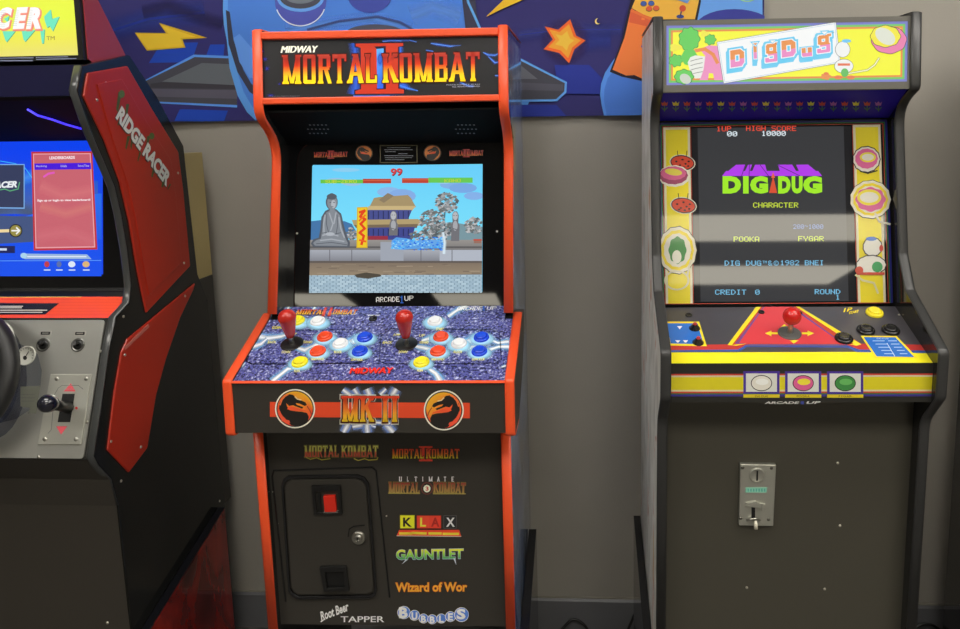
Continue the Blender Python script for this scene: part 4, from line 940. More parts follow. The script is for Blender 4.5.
logo(F2, 'D', 14, 212, 110, 326, 14); logo(F2, 'u', 152, 262, 222, 322, 8, (-8, 30)); logo(F2, 'g', 256, 178, 346, 298, 12)
a.cr = F1; a.poly([(700, 196), (778, 190), (744, 236)], CYN); a.poly([(716, 204), (764, 200), (742, 228)], (250, 250, 250)); a.poly([(726, 208), (756, 206), (742, 224)], (238, 148, 74)); a.poly([(838, 182), (902, 178), (868, 212)], CYN); a.poly([(850, 188), (890, 186), (868, 206)], (250, 250, 250))
a.cr = F2; a.poly([(272, 142), (340, 138), (306, 176)], CYN); a.poly([(284, 148), (328, 146), (306, 168)], (250, 250, 250)); a.text(sans_glyphs('TM'), (350, 160), (372, 158), 8, (90, 100, 110))
# pink round flower, white stones, hose
a.poly(blob(748, 205, 122, 96, 8, .02, 1), (70, 40, 60)); a.poly(blob(748, 205, 118, 92, 8, .02, 1), (236, 124, 176)); a.poly(blob(724, 180, 104, 76, 8, .03), (70, 70, 30)); a.poly(blob(724, 180, 100, 72, 8, .03), (248, 236, 50)); a.ell(722, 180, 76, 50, (226, 230, 214), rot=35)
a.line([(680, 330), (650, 376), (600, 412), (500, 430), (440, 440)], 14, (120, 120, 60)); a.line([(680, 330), (650, 376), (600, 412), (500, 430), (440, 440)], 9, (246, 246, 200))
a.ell(430, 270, 52, 56, (90, 90, 90)); a.ell(430, 270, 49, 53, (244, 246, 244)); a.ell(438, 385, 66, 50, (90, 90, 90)); a.ell(438, 385, 63, 47, (244, 246, 244)); a.ell(400, 462, 28, 14, (236, 120, 70)); a.ell(486, 462, 28, 14, (236, 120, 70)); a.rect(396, 366, 480, 382, (232, 112, 70)); a.ell(456, 212, 32, 12, (104, 200, 246)); a.ell(444, 430, 26, 30, (90, 190, 90))
a.poly(blob(316, 456, 34, 22, 5, .12), (236, 140, 70)); a.ell(316, 436, 17, 10, (236, 120, 60))
a.build('marquee_print', mq, LIT)
# flowered panel below the marquee
FP = Panel(DF, (0, .2035, 1.340), (1, 0, 0), (0, -.0865, .056)); fh = hypot(.0865, .056)
mb = MB(); mb.prism([(.2035, 1.340), (.117, 1.396), (.117, 1.404), (.215, 1.404), (.225, 1.340)], -x, x, mat('night_blue_panel', (44, 28, 190), .5, spec=.3)); fpan = mb.build('speaker_panel', e, label='dark blue panel printed with tulips')
a = Art(FP, gain=1.6)
G0, H0 = crop(650, 110, 2.995), crop(780, 110, 2.995)
for i in range(20):
    px = 664.5+11.25*i; c = [(176, 66, 60), (196, 190, 70), (176, 66, 60), (150, 90, 170)][i % 4]; y = 101.5-.1*i*.4
    a.poly([(px-3.6, y), (px-2.6, y+4), (px+2.6, y+4), (px+3.6, y), (px+1.6, y+1.6), (px, y-.4), (px-1.6, y+1.6)], c); a.line([(px, y+4), (px, y+9.5)], .9, (60, 110, 60)); a.line([(px-2.8, y+6), (px, y+8.6), (px+2.8, y+6)], .9, (60, 110, 60))
a.build('tulip_print', fpan, PRINT)
# screen bezel
BZ = front(DF, (.1275, .981), (.2015, 1.3405)); bh = hypot(.074, .3595)
mb = MB(); mb.slab(BZ, [(-x, 0), (x, 0), (x, bh), (-x, bh)], -.008, 0, BEZ); bz = mb.build('screen_bezel', e)
a = Art(BZ, G0, h=.0004, gain=1.0)
yt, yb = 1.0, 1.0
def vline(u0, u1, v0, v1, c): a.full(u0, v0, u1, v1, c)
BL_ = (max(-x+.0003, BZ.at(659.5, 215)[0]), BZ.at(662.5, 304)[1]); TR_ = (min(x-.0003, BZ.at(890, 215)[0]), BZ.at(886.5, 119.5)[1])
# borders: blue, green, red, then white framed yellow strips
u0, u1, v0, v1 = BL_[0], TR_[0], BL_[1], TR_[1]
def rim(d0, d1, c):
    a.full(u0+d0, v0, u0+d1, v1-d0, c); a.full(u1-d1, v0, u1-d0, v1-d0, c); a.full(u0+d0, v1-d1, u1-d0, v1-d0, c)
rim(0, .0045, (36, 34, 110)); rim(.0047, .0063, (50, 120, 60)); rim(.0078, .0092, (176, 70, 50))
def ystrip(xa, xb):
    a.full(xa, v0+.001, xb, v1-.0098, (210, 204, 176)); a.full(xa+.0045, v0+.001, xb-.0045, v1-.0145, (222, 206, 34))
ls = (BZ.at(664.5, 215)[0], BZ.at(691.3, 215)[0]); rs = (BZ.at(855, 200)[0], BZ.at(882.6, 200)[0])
ystrip(*ls); ystrip(*rs); a.full(ls[1]+.0006, v0+.001, ls[1]+.002, v1-.0098, (176, 66, 48)); a.full(rs[0]-.002, v0+.001, rs[0]-.0006, v1-.0098, (176, 66, 48)); a.full(u0+.006, v0-.0005, u1-.006, v0+.001, (176, 66, 48))
# red spotted beetles on the left strip, plain stickers elsewhere
def beetle(cx, cy, r, rot=8):
    a.ell(cx, cy, r*1.06, r*.66, (206, 200, 186), rot=rot, n=20); a.ell(cx, cy, r*.98, r*.6, (30, 26, 24), rot=rot, n=20); a.ell(cx, cy, r*.9, r*.53, (196, 66, 44), rot=rot, n=20)
    for dx, dy in ((-.5, -.1), (-.2, .2), (0, -.25), (.25, .1), (.5, -.1), (.1, .38), (-.35, .32), (.45, .28)): a.ell(cx+dx*r, cy+dy*r, r*.1, r*.07, (40, 26, 24), n=8); a.h -= a.step*.8
    for dx in (-.35, .3): a.line([(cx+dx*r, cy-r*.5), (cx+dx*r*1.2, cy-r*.95)], 2, (40, 36, 30))
beetle(97, 158, 37); beetle(100, 286, 38)
def sticker(P, inner, c):
    a.poly(P, (40, 36, 30)); cx = sum(p[0] for p in P)/len(P); cy = sum(p[1] for p in P)/len(P)
    sc = lambda k: [(cx+(x_-cx)*k, cy+(y_-cy)*k) for x_, y_ in P]
    a.poly(sc(.97), (216, 210, 190)); a.poly(sc(.84), (222, 200, 44)); a.poly(sc(.7), (216, 212, 196)); 
    if inner: a.poly(blob(cx, cy, inner[0], inner[1], 8, .05), c)
oval = lambda cx, cy, rx, ry, n=26, amp=.022: [(cx+rx*(1+amp*(-1)**i)*cos(2*pi*i/n), cy+ry*(1+amp*(-1)**i)*sin(2*pi*i/n)) for i in range(n)]
a.poly(oval(72, 198, 47, 32), (216, 212, 196)); a.poly(oval(70, 196, 43, 27), (150, 70, 100)); a.poly(oval(70, 190, 38, 20), (206, 96, 140)); a.ell(70, 186, 26, 10, (216, 200, 80), rot=8)
sticker(oval(82, 420, 58, 72), (26, 40), (60, 130, 66)); a.ell(80, 440, 14, 20, (216, 214, 200)); a.ring(80, 510, 38, 30, 6, (206, 200, 170)); a.line([(112, 494), (122, 450)], 6, (206, 200, 170))
a.cr = H0
a.poly(oval(258, 148, 42, 40), (50, 34, 40)); a.poly(oval(258, 148, 39, 37), (214, 208, 196)); a.poly(oval(258, 146, 34, 30), (206, 96, 146)); a.ell(262, 142, 24, 15, (220, 206, 60)); a.ell(262, 142, 18, 10, (214, 210, 196)); a.line([(240, 184), (262, 190), (290, 182)], 4, (60, 60, 30))
sticker(oval(270, 268, 62, 58), (44, 36), (206, 96, 146)); a.ell(266, 262, 36, 24, (222, 206, 60)); a.ell(266, 262, 28, 16, (214, 210, 196)); a.line([(284, 310), (296, 334), (328, 342)], 6, (206, 200, 180))
a.poly(oval(276, 410, 30, 30), (50, 46, 44)); a.poly(oval(276, 410, 27, 27), (216, 214, 204)); a.poly(oval(272, 464, 46, 30), (50, 46, 44)); a.poly(oval(272, 464, 43, 27), (216, 214, 204)); a.ell(302, 414, 6, 10, (190, 60, 44)); a.ell(272, 386, 16, 6, (60, 110, 190)); a.ell(290, 470, 16, 16, (60, 150, 90)); a.ell(236, 480, 12, 12, (190, 70, 50)); a.rect(228, 486, 312, 494, (190, 70, 50)); a.line([(226, 494), (246, 510), (280, 518), (292, 548)], 6, (206, 200, 150))
a.build('bezel_print', bz, PRINTG)
# screen
a = Art(BZ, ident, h=.0005, step=.00002)
s0, s1, s2, s3 = BZ.at(700, 299), BZ.at(846, 299), BZ.at(694, 124.5), BZ.at(852, 124.5)
a.full(ls[1]+.004, v0+.003, rs[0]-.004, v1-.012, (24, 24, 27)); uL, uR = BZ.at(699, 212)[0], BZ.at(846, 212)[0]
a.full(uL, v0+.004, uR, v1-.012, (54, 55, 58))
gt = [(722, 746), (746, 753), (753, 773), (780, 798), (779, 800), (801, 822)]
# title: green face, violet slabs above
for x0_, x1_, tx0, tx1 in ((722, 741, 736, 745), (742.5, 748, 748, 752), (750, 768, 755, 765), (781, 799, 778, 786), (781, 799, 786, 792), (801, 822, 796, 808)):
    a.poly([(x0_, 176), (x1_, 176), (tx1, 164.6), (tx0, 164.8)], (176, 60, 232))
a.poly([(722, 176), (822, 176), (818, 171), (726, 171)], (176, 60, 232)); 
for xx in (741.5, 749, 768.5, 800): a.line([(xx, 176), (762+(xx-772)*.55, 165)], .7, (90, 40, 130))
def title(ch, x0_, x1_): a.text(sans_glyphs(ch, bold=.07), (x0_, 193.6), (x1_, 193.6), 17.4, (160, 232, 40))
for ch, x0_, x1_ in (('D', 722.5, 741), ('I', 743, 748.5), ('G', 750, 768), ('D', 781, 799), ('U', 781, 799), ('G', 803, 822)):
    if ch == 'U': title('U', 791.5, 802.5)
    elif (ch, x0_) == ('D', 781): title('D', 778, 790.5)
    else: title(ch, x0_, x1_)
a.poly([(769, 193), (777, 193), (773, 176)], (214, 80, 50)); a.poly([(771, 178), (775, 178), (773, 172)], (226, 100, 60))
RD, WH, YL, CB = (226, 74, 52), (226, 238, 244), (200, 220, 60), (120, 190, 226)
def pt(t, x0_, x1_, y, h, c): a.text(pix_glyphs(t), (x0_, y), (x1_, y), h, c)
pt('1UP', 716.5, 731, 131.4, 5, RD); pt('00', 727, 737, 136.4, 5, WH); pt('HIGH SCORE', 746, 796, 131, 5, RD); pt('10000', 761.5, 785.5, 136, 5, WH)
pt('CHARACTER', 753, 798, 207.6, 5, YL); pt('200~1000', 793, 823, 229, 4.6, (120, 140, 190)); pt('POOKA', 733.5, 759, 241.6, 5, YL); pt('FYGAR', 798, 823.5, 241.2, 5, YL)
pt('DIG DUG', 724.5, 761, 265.6, 5, CB); pt('TM', 762.5, 766.5, 263.5, 2.8, CB); pt('&', 768, 772, 265.6, 5, CB); a.ring(776, 263.2, 2.6, 2.6, .5, CB, n=14); pt('C', 774.8, 777.2, 264.6, 2.8, CB); pt('1982 BNEI', 780, 823.5, 265.3, 5, CB)
pt('CREDIT', 715, 746, 294.6, 5, CB); pt('0', 755, 759.4, 294.6, 5, CB); pt('ROUND', 814.5, 840, 294.2, 5, CB); pt('1', 835.5, 839.5, 299.6, 4.8, CB)
a.build('screen', bz, SCREENM, label='lit dark grey screen with the DIG DUG title page')
# control deck
yf = -.037; zf = Panel(DF, (0, yf, 0), (1, 0, 0), (0, 0, 1)).at(800, 363)[1]
DK = front(DF, (yf, zf), (.1285, .982)); dl = hypot(.1285-yf, .982-zf)
mb = MB(); mb.slab(DK, [(-x, 0), (x, 0), (x, dl), (-x, dl)], -.016, -.0005, BLACK, mat('plum_grey_vinyl', (70, 68, 74), .3, coat=.3, g=1.2)); deck = mb.build('control_deck', e)
I0 = crop(650, 290, 3.097)
a = Art(DK, I0, h=-.0002, gain=1.15)
def poly_xy(P, c): a.poly(P, c)
yb_ = (240, 226, 40)
def atd(u, v): return None
a.full(-x, 0, x, DK.at(*I0((430, 192)))[1], yb_)
zb = DK.at(*I0((430, 178)))[1]; zc = DK.at(*I0((430, 168)))[1]
a.poly([(60, 192), (278, 190), (300, 176), (612, 178), (640, 192), (905, 196), (898, 186), (650, 182), (612, 168), (298, 166), (272, 182), (58, 184)], (60, 84, 160)); a.poly([(60, 186), (272, 184), (296, 170), (614, 172), (648, 184), (900, 188), (892, 170), (655, 166), (500, 75), (350, 75), (245, 168), (58, 170)], (188, 60, 56))
a.poly([(330, 50), (460, 50), (500, 74), (655, 168), (640, 172), (618, 168), (300, 166), (268, 172), (240, 170)], (232, 214, 44)); a.poly([(345, 50), (450, 50), (490, 76), (618, 160), (632, 168), (610, 168), (300, 166), (254, 170)], (196, 70, 50)); a.poly([(352, 50), (442, 50), (480, 78), (600, 166), (300, 166), (262, 166), (275, 150)], (120, 70, 130)); a.poly([(356, 50), (438, 50), (470, 78), (596, 166), (302, 166), (276, 164)], (212, 64, 72))
a.rect(300, 168, 612, 174, (90, 84, 130))
# yellow arrows round the stick
ya = (236, 214, 50)
a.poly([(356, 134), (376, 126), (376, 131), (396, 131), (396, 137), (376, 137), (376, 143)], ya); a.poly([(508, 134), (488, 126), (488, 131), (470, 131), (470, 137), (488, 137), (488, 143)], ya); a.poly([(404, 116), (416, 106), (430, 116), (421, 116), (421, 122), (412, 122), (412, 116)], ya); a.poly([(432, 156), (445, 166), (460, 156), (451, 156), (448, 149), (439, 149), (442, 156)], ya)
# cards
a.poly([(44, 98), (152, 98), (176, 174), (58, 172)], (236, 214, 50)); a.poly([(52, 103), (147, 103), (166, 168), (64, 166)], (44, 108, 196)); a.poly([(84, 112), (100, 112), (92, 122)], (220, 230, 240)); 
for k in (0, 24): a.poly([(78+k, 156), (94+k, 156), (88+k, 163), (84+k, 163)], (220, 230, 240))
a.poly([(652, 142), (764, 143), (830, 212), (698, 210)], (236, 214, 50)); a.poly([(661, 146), (760, 147), (818, 208), (702, 206)], (44, 108, 196))
for k in range(5): a.line([(690+k*9, 158+k*10), (726+k*7, 158+k*10)], 2.4, (150, 190, 230)); a.line([(738+k*9, 158+k*10), (764+k*8, 158+k*10)], 2.4, (150, 190, 230))
a.line([(734, 166), (758, 206)], 2, (190, 214, 240)); a.text(sans_glyphs('DIG DUG'), (702, 153), (738, 153), 4, (190, 214, 240))
a.text(sans_glyphs('1P', bold=.03, shear=.3), (598, 70), (628, 66), 12, ya); a.text(sans_glyphs('START', shear=.3, bold=.03), (616, 76), (648, 70), 8, ya); a.text(sans_glyphs('PUMP'), (588, 172), (618, 170), 6, (206, 60, 60))
a.build('deck_print', deck, PRINTG, cut=[((x-.0004, 0, 0), (1, 0, 0)), ((-x+.0004, 0, 0), (-1, 0, 0))])
DT = DK
I = lambda x_, y_: I0((x_, y_))
add_button(DT, I(695, 72), (236, 214, 44), e, r=.0145)
for q in ((668, 126), (745, 126), (600, 152)): add_button(DT, I(*q), (24, 24, 26), e, r=.0145)
add_stick(DT, I(432, 134), e, .054, (206, 32, 30), 'ball', lean=.0)
for q in ((138, 119), (149, 163)):
    mb = MB(); mb.lathe(DT, DT.at(*I(*q)), [(.0105, 0), (.0105, .001), (.004, .009), (.004, .0095), (0, .0095)], mat('dark_cone', (90, 88, 84), .25, metal=.8), n=24); k = mb.build('cone_bolt', e)
    mb = MB(); mb.lathe(DT, DT.at(*I(*q)), [(.0038, .0095), (.003, .0125), (0, .013)], mat('red_tip', (176, 30, 30), .3)); mb.build('cap', k, label='red cap')
for q, r in (((120, 78), .0068), ((345, 69), .006), ((465, 71), .004)):
    mb = MB(); mb.lathe(DT, DT.at(*I(*q)), [(r, 0), (r, .0015), (r*.8, .0022), (r*.6, .0008), (0, .0008)], BLACKP, n=20); mb.build('grommet', e)
for q in ((43, 77), (771, 77), (845, 171)): screw(e, DT, I(*q), r=.0022)
# apron
APn = Panel(DF, (0, -.0385, 0), (1, 0, 0), (0, 0, 1))
mb = MB(); mb.prism([(-.0385, .853), (-.0385, zf-.001), (-.03, zf-.006), (-.03, .86), (.026, .835), (.026, .83), (-.035, .853)], -x, x, mat('apron_black', (44, 43, 40), .4)); ap = mb.build('apron', e)
a = Art(APn, I0, gain=1.3)
def hb(y0_, y1_, c): a.full(-x+.0005, APn.at(800, 290+y1_/3.097)[1], x-.0005, APn.at(800, 290+y0_/3.097)[1], c)
for y0_, y1_, c in ((259, 264, (186, 60, 46)), (264, 269, (196, 186, 160)), (269, 309, (206, 194, 34)), (309, 314, (206, 196, 160)), (314, 319, (186, 70, 46)), (319, 323, (60, 100, 60)), (323, 329, (60, 50, 130))): hb(y0_, y1_, c)
for x0_, c1, c2 in ((289, (214, 210, 200), (230, 228, 220)), (418, (206, 90, 140), (226, 206, 60)), (548, (60, 130, 66), (96, 170, 90))):
    a.rect(x0_, 251, x0_+112, 321, (70, 50, 140)); a.rect(x0_+8, 258, x0_+104, 315, (206, 206, 200)); a.rect(x0_, 323, x0_+112, 333, (206, 186, 40))
    a.ell(x0_+56, 288, 33, 25, (40, 38, 38)); a.ell(x0_+56, 288, 30.5, 22.5, c1); a.ell(x0_+58, 284, 20, 10, c2)
for t, x0_ in (('DIG DUG', 325), ('POOKA', 454), ('FYGAR', 584)): a.text(sans_glyphs(t), (x0_, 331), (x0_+40, 331), 5.5, (60, 50, 30))
a.text(sans_glyphs('ARCADE', bold=.03, shear=.2), (354, 352), (462, 352), 7.5, (200, 200, 196)); a.text(sans_glyphs('1', bold=.03), (466, 353), (476, 353), 9, (60, 70, 150)); a.text(sans_glyphs('UP', bold=.03, shear=.2), (484, 352), (528, 351), 7.5, (200, 200, 196))
a.build('apron_print', ap, PRINTG)
# coin mechanism
LPp = Panel(DF, (0, .026, .37), (1, 0, 0), (0, 0, 1)); J0 = crop(620, 400, 2.747)
q = lambda x_, y_, pn=LPp: pn.at(*J0((x_, y_)))
cm = mat('brushed_zinc', (196, 196, 186), .3, metal=.75, bump=.1)
mb = MB(); mb.slab(LPp, [q(324, 338), q(418, 340), q(426, 172), q(328, 170)], 0, .009, cm); mech = mb.build('coin_mechanism', e, bevel=.0015, label='silver metal coin mechanism')
MP = Panel(DF, (0, .017, .37), (1, 0, 0), (0, 0, 1)); qq = lambda x_, y_: q(x_, y_, MP)
mb = MB(); mb.lathe(MP, qq(376, 206), [(.0145, 0), (.0145, .002), (.0125, .0035), (.011, .002), (0, .002)], cm, n=32); c_ = qq(376, 206); mb.slab(MP, [(c_[0]-.0012, c_[1]-.0095), (c_[0]+.0012, c_[1]-.0095), (c_[0]+.0012, c_[1]+.0095), (c_[0]-.0012, c_[1]+.0095)], .001, .004, SHADOWBLK); mb.build('coin_slot', mech)
mb = MB(); mb.slab(MP, [qq(344, 254), qq(402, 254), qq(404, 240), qq(345, 240)], 0, .0006, mat('mint_strip', (150, 214, 190), .4)); mb.build('display_strip', mech)
a = Art(MP, J0, h=.0007); 
for k in range(7): a.rect(350+k*7.5, 243, 354+k*7.5, 251, (84, 176, 160))
a.build('strip_print', mech, PRINT)
mb = MB(); mb.slab(MP, [qq(344, 290), qq(396, 296), qq(398, 284), qq(380, 280), (qq(372, 276)[0], qq(372, 276)[1]), qq(346, 282)], 0, .004, cm); mb.slab(MP, [qq(386, 300), qq(392, 300), qq(392, 280), qq(386, 280)], .004, .006, cm); mb.build('lever', mech, bevel=.0006)
mb = MB(); mb.slab(MP, [qq(361, 330), qq(371, 330), qq(371, 294), qq(361, 294)], 0, .0008, SHADOWBLK); mb.build('return_slot', mech)
mb = MB(); mb.tube([MP.p3(qq(346, 328), .004), MP.p3(qq(368, 322), .005), MP.p3(qq(384, 328), .004)], .0018, STEEL); p_ = qq(370, 333); mb.tube([MP.p3((p_[0], p_[1]+.004), .006), MP.p3((p_[0], p_[1]-.001), .010), MP.p3((p_[0], p_[1]-.009), .011)], [.0028, .0034, .0036], mat('ivory_plastic', (226, 220, 200), .35)); mb.build('return_knob', mech)
for s_ in ((337, 186), (416, 187), (331, 325), (408, 328)): screw(mech, MP, J0(s_), r=.0032, m=mat('screw_dark', (120, 118, 110), .3, metal=.9))
for s_ in ((598, 173), (604, 345), (562, 519), (348, 515)): screw(e, LPp, J0(s_), r=.0026)
wedge(e, W)
# ================================================================ machine 3: racing cabinet at the left edge
RF = Fr(-1.22, 1.28, 0); XR = .27; TS = .014
e = empty('racing_arcade_cabinet', RF, 'racing arcade cabinet with steering wheel, shifter and red side shields reading RIDGE RACER', 'arcade machine')
SD = Panel(RF, (XR, 0, 0), (0, 1, 0), (0, 0, 1))
sp = lambda P: [SD.at(*p) for p in P]
FRONTP = [(81.7, 65.8), (76.5, 90.6), (90, 130), (104, 162), (114.5, 187), (121, 215), (127, 250), (131, 285), (129, 303), (116, 317), (109, 350), (101.5, 405), (93.5, 456), (98, 465), (111, 479), (118, 505)]
fr_ = sp(FRONTP)
yf0 = fr_[-1][0]
REAR = sp([(186, 165), (184, 146), (157, 96), (130, 55)])
shell = fr_[:1] + fr_[1:] + [(yf0, .002), (.408, .002), (.408, .93), (REAR[0][0]+.01, 1.0)] + REAR
rrblack = mat('racer_black', (40, 40, 38), .3, coat=.15)
rrside = mat('racer_side_black', (34, 34, 32), .12, spec=.5)
rredge = mat('racer_edge', (64, 66, 66), .28, coat=.3)
rred = mat('racer_red', (176, 44, 24), .36, coat=.08, g=1.1)
for s in (-1, 1):
    x0, x1 = sorted((s*(XR-TS), s*XR)); mb = MB(); mb.prism(shell, x0, x1, rrside); o = mb.build('side_shield', e, bevel=.003)
    mb = MB(); band(mb, fr_, x0-.0003, x1+.0003, .002, rredge); mb.build('edge_moulding', o)
    # raised red inserts
    pn = SD if s > 0 else None
    up_ = [(86, 73), (126, 66), (150, 108), (177, 152), (182, 190), (189, 266), (145, 313), (136, 270), (128, 222), (119, 183), (103, 140), (82, 96)]
    lo_ = [(194, 283), (192, 290), (179, 317.5), (164.7, 359), (155, 394), (146, 448), (127.5, 472.6), (106, 450), (113, 392), (120, 352), (126, 339)]
    for nm, P in (('shield_insert', up_), ('shield_insert', lo_)):
        yz = sp(P); mb = MB(); 
        xa, xb = (XR-.001, XR+.004) if s > 0 else (-XR-.004, -XR+.001)
        mb.prism(yz, xa, xb, rred); mb.build(nm, o, bevel=.0035, label='raised red insert')
    if s > 0: shield = o
# inner fields and lettering on the visible shield
P4 = Panel(RF, (XR+.004, 0, 0), (0, 1, 0), (0, 0, 1))
mb = MB(); u_in = [P4.at(*p) for p in ((96, 84), (121, 79), (146, 122), (170, 160), (175, 196), (181, 262), (148, 296), (142, 262), (135, 220), (127, 184), (112, 140))]
mb.slab(P4, u_in, 0, .0025, rred); mb.build('shield_field', shield, bevel=.002)
P5 = Panel(RF, (XR+.0065, 0, 0), (0, 1, 0), (0, 0, 1))
a = Art(P5, ident, h=.0004, gain=1.3)
GN = (70, 84, 40)
for (x_, y_, w_, h_) in ((119, 92, 4, 20), (127, 104, 3, 24), (133, 128, 3, 22), (120, 118, 2, 8), (128, 136, 3, 14), (148, 136, 3, 18), (154, 166, 3, 12), (164, 178, 3, 10), (140, 152, 2, 10), (170, 184, 2, 6)):
    a.poly([(x_-1, y_), (x_+w_-1, y_), (x_+w_*.4-3, y_+h_), (x_-3, y_+h_*.85)], GN)
a.ell(121.5, 94, 3, 4, (80, 104, 50)); a.ell(151.5, 136, 2.6, 3.4, (80, 104, 50))
wd = sans_glyphs('RIDGE RACER', bold=.05)
a.text(sans_glyphs('RIDGE RACER', bold=.05, out=.02), (114.5, 118.5), (165.5, 187.5), (121, 105.5), (60, 60, 50)); a.text(wd, (115, 118), (166, 187), (121.5, 105.5), (206, 206, 196))
a.build('shield_lettering', shield, PRINT)
for q in ((106, 83), (97, 100), (127, 171), (178, 173), (184, 263)): screw(shield, P4, q, r=.003)
for q in ((150, 293), (185, 296), (125, 355), (111, 441.5), (141, 447)): screw(shield, P4, q, r=.003)
for q in ((123.5, 316.5), (121, 481), (219.5, 501)): screw(shield, SD, q, r=.003)
mb = MB(); mb.slab(P4, [P4.at(*p) for p in ((124, 347), (148, 324), (149, 327), (125, 350))], 0, .001, mat('painted_highlight', (206, 116, 104), .4)); mb.build('painted_highlight', shield)  # pinkish highlight at the red insert's edge, painted as a strip
# carcass, MDF back board, marquee box
mb = MB(); mb.box(-XR+TS, XR-TS, .32, .405, .05, 1.2, rrblack); mb.build('carcass', e)
bt = SD.at(193, 153)[1]
mb = MB(); mb.box(-XR+.004, XR-.004, .335, .445, .985, bt, mat('raw_board', (196, 176, 118), .55, mottle=.12)); mb.build('back_board', e, label='tan raw fibreboard back'); mb = MB(); mb.box(-XR+.004, XR-.004, .335, .4455, .40, .984, BLACK); mb.build('back_board_shade', e)  # lower board made black to stand for the shade on it
XM = .25; ym = .097
MQr = Panel(RF, (0, ym, 1.45), (1, 0, 0), (0, .012, .3))
mz = MQr.at(40, 60)[1]; mtop = .33
SM = Panel(RF, (XM, 0, 0), (0, 1, 0), (0, 0, 1)); r1, r2 = SM.at(97, 0), SM.at(126, 58)
sl = (r1[0]-r2[0])/(r1[1]-r2[1]); zt = 1.78
mb = MB(); mb.prism([(ym, 1.45+mz), (ym+.012, zt), (ym+.035, zt), (r1[0]-.012, r1[1]+.02), r1, r2, (r2[0]+.03, r2[1]-.06), (ym+.1, 1.44)], -XM, XM, BLACKP); mbx = mb.build('marquee_box', e)
for s in (-1, 1):
    a_, b_ = sorted((s*XM, s*(XM+.002))); mb = MB(); mb.prism([(ym+.001, 1.45+mz), (ym+.012, zt), (ym+.035, zt), (r1[0]-.012, r1[1]+.02), r1, r2, (r2[0]+.02, r2[1]-.06), (ym+.06, 1.44)], a_, b_, mat('marquee_side_red', (176, 62, 66), .35, coat=.2)); mb.build('marquee_side', mbx, label='red marquee side')
screw(mbx, SM, (92.5, 26), r=.003)
mb = MB(); fx = XM-.001
iw = MQr.at(79, 30)[0]; ib = MQr.at(40, 56.5)[1]
mb.frame(MQr, [(-fx, mz-.002), (fx, mz-.002), (fx, .33), (-fx, .33)], [(-iw, ib), (iw, ib), (iw, .318), (-iw, .318)], -.002, .008, BLACKP); mb.build('marquee_frame', e)
mb = MB(); mb.slab(MQr, [(-iw-.002, ib-.002), (iw+.002, ib-.002), (iw+.002, .32), (-iw-.002, .32)], -.001, .002, BLACKP); mq = mb.build('marquee', e)
a = Art(MQr, crop(0, 0, 5.72), h=.0024, gain=1)
def mg(v0_, v1_, c0, c1): a._add([(-iw, v0_), (iw, v0_), (iw, v1_), (-iw, v1_)], [c0, c0, c1, c1]); a.up()
vA, vB = MQr.at(40, 40)[1], MQr.at(40, 18)[1]
mg(ib, vA, (232, 222, 110), (238, 232, 74)); mg(vA, vB, (238, 232, 74), (232, 246, 50)); mg(vB, .318, (232, 246, 50), (240, 244, 70))
TL, TD = (104, 230, 190), (50, 150, 120)
for P in ([(20, 180), (70, 180), (95, 178), (44, 242), (36, 230)], [(130, 178), (208, 172), (150, 240), (140, 226)], [(236, 176), (262, 168), (256, 248), (246, 250)], [(258, 96), (296, 56), (304, 110), (346, 96), (308, 180), (290, 150), (276, 160), (262, 120)], [(-60, 180), (-20, 180), (-44, 240)], [(30, 110), (60, 90), (50, 130)]):
    a.poly([(x_+3, y_+3) for x_, y_ in P], TD); a.poly(P, TL)
for ch, x0_, x1_ in (('R', -250, -140), ('A', -140, -24), ('C', -22, 72), ('E', 84, 160), ('R', 160, 256)):
    for dx, dy, c, o_ in ((4, 5, (240, 130, 110), .05), (0, 0, (250, 170, 150), .03), (-2, -2, (252, 252, 250), .01)):
        a.text(sans_glyphs(ch, bold=.05, out=o_), (x0_+dx, 168+dy), (x1_-16+dx, 166+dy), (x0_+24+dx, 48+dy), c)
for k in range(9): a.line([(10+0*k, 64+k*11), (40, 63+k*11)], 2, (180, 190, 190)); a.line([(90-k*1.5, 60+k*11), (118-k*1.5, 60+k*11)], 2, (180, 190, 190)); a.line([(172-k*1.5, 60+k*11), (196-k*1.5, 60+k*11)], 2, (180, 190, 190))
a.text(sans_glyphs('TM'), (276, 232), (322, 230), 22, (130, 110, 60))
a.build('marquee_print', mq, printed('backlit_film_bright', emit=1.0, rough=.3, base=.05))
a = Art(MQr, crop(0, 0, 5.72), h=.0085)
a.line([(20, 336), (210, 334)], 5, (150, 160, 190)); a.line([(24, 350), (206, 350)], 6, (150, 160, 190)); a.line([(226, 332), (408, 328)], 4, (150, 160, 190)); a.line([(228, 343), (454, 338)], 5, (150, 160, 190))
a.build('marquee_smallprint', mq, PRINT)
# hood under the marquee and screen
XI = XR-TS-.0005
mb = MB(); mb.prism([(.075, 1.40), (.08, 1.46), (.2, 1.46), (.245, 1.335), (.228, 1.315), (.08, 1.395)], -XI, XI, mat('hood_underside', (10, 10, 14), .7, spec=.2)); mb.box(-XI, XI, .0735, .0755, 1.402, 1.458, mat('hood_blue_black', (24, 23, 60), .5, spec=.25)); mb.build('speaker_hood', e)
BR = front(RF, (.178, 1.0), (.226, 1.32)); bh = hypot(.048, .32)
mb = MB(); mb.slab(BR, [(-XI, 0), (XI, 0), (XI, bh), (-XI, bh)], -.008, 0, BEZ); bz = mb.build('screen_bezel', e)
a = Art(BR, crop(0, 130, 3.933), h=.0005, step=.00002)
ux = BR.at(103, 210)[0]; vb_, vt_ = BR.at(50, 274.5)[1], BR.at(50, 141)[1]
a.full(-ux, vb_, ux, vt_, (14, 70, 232))
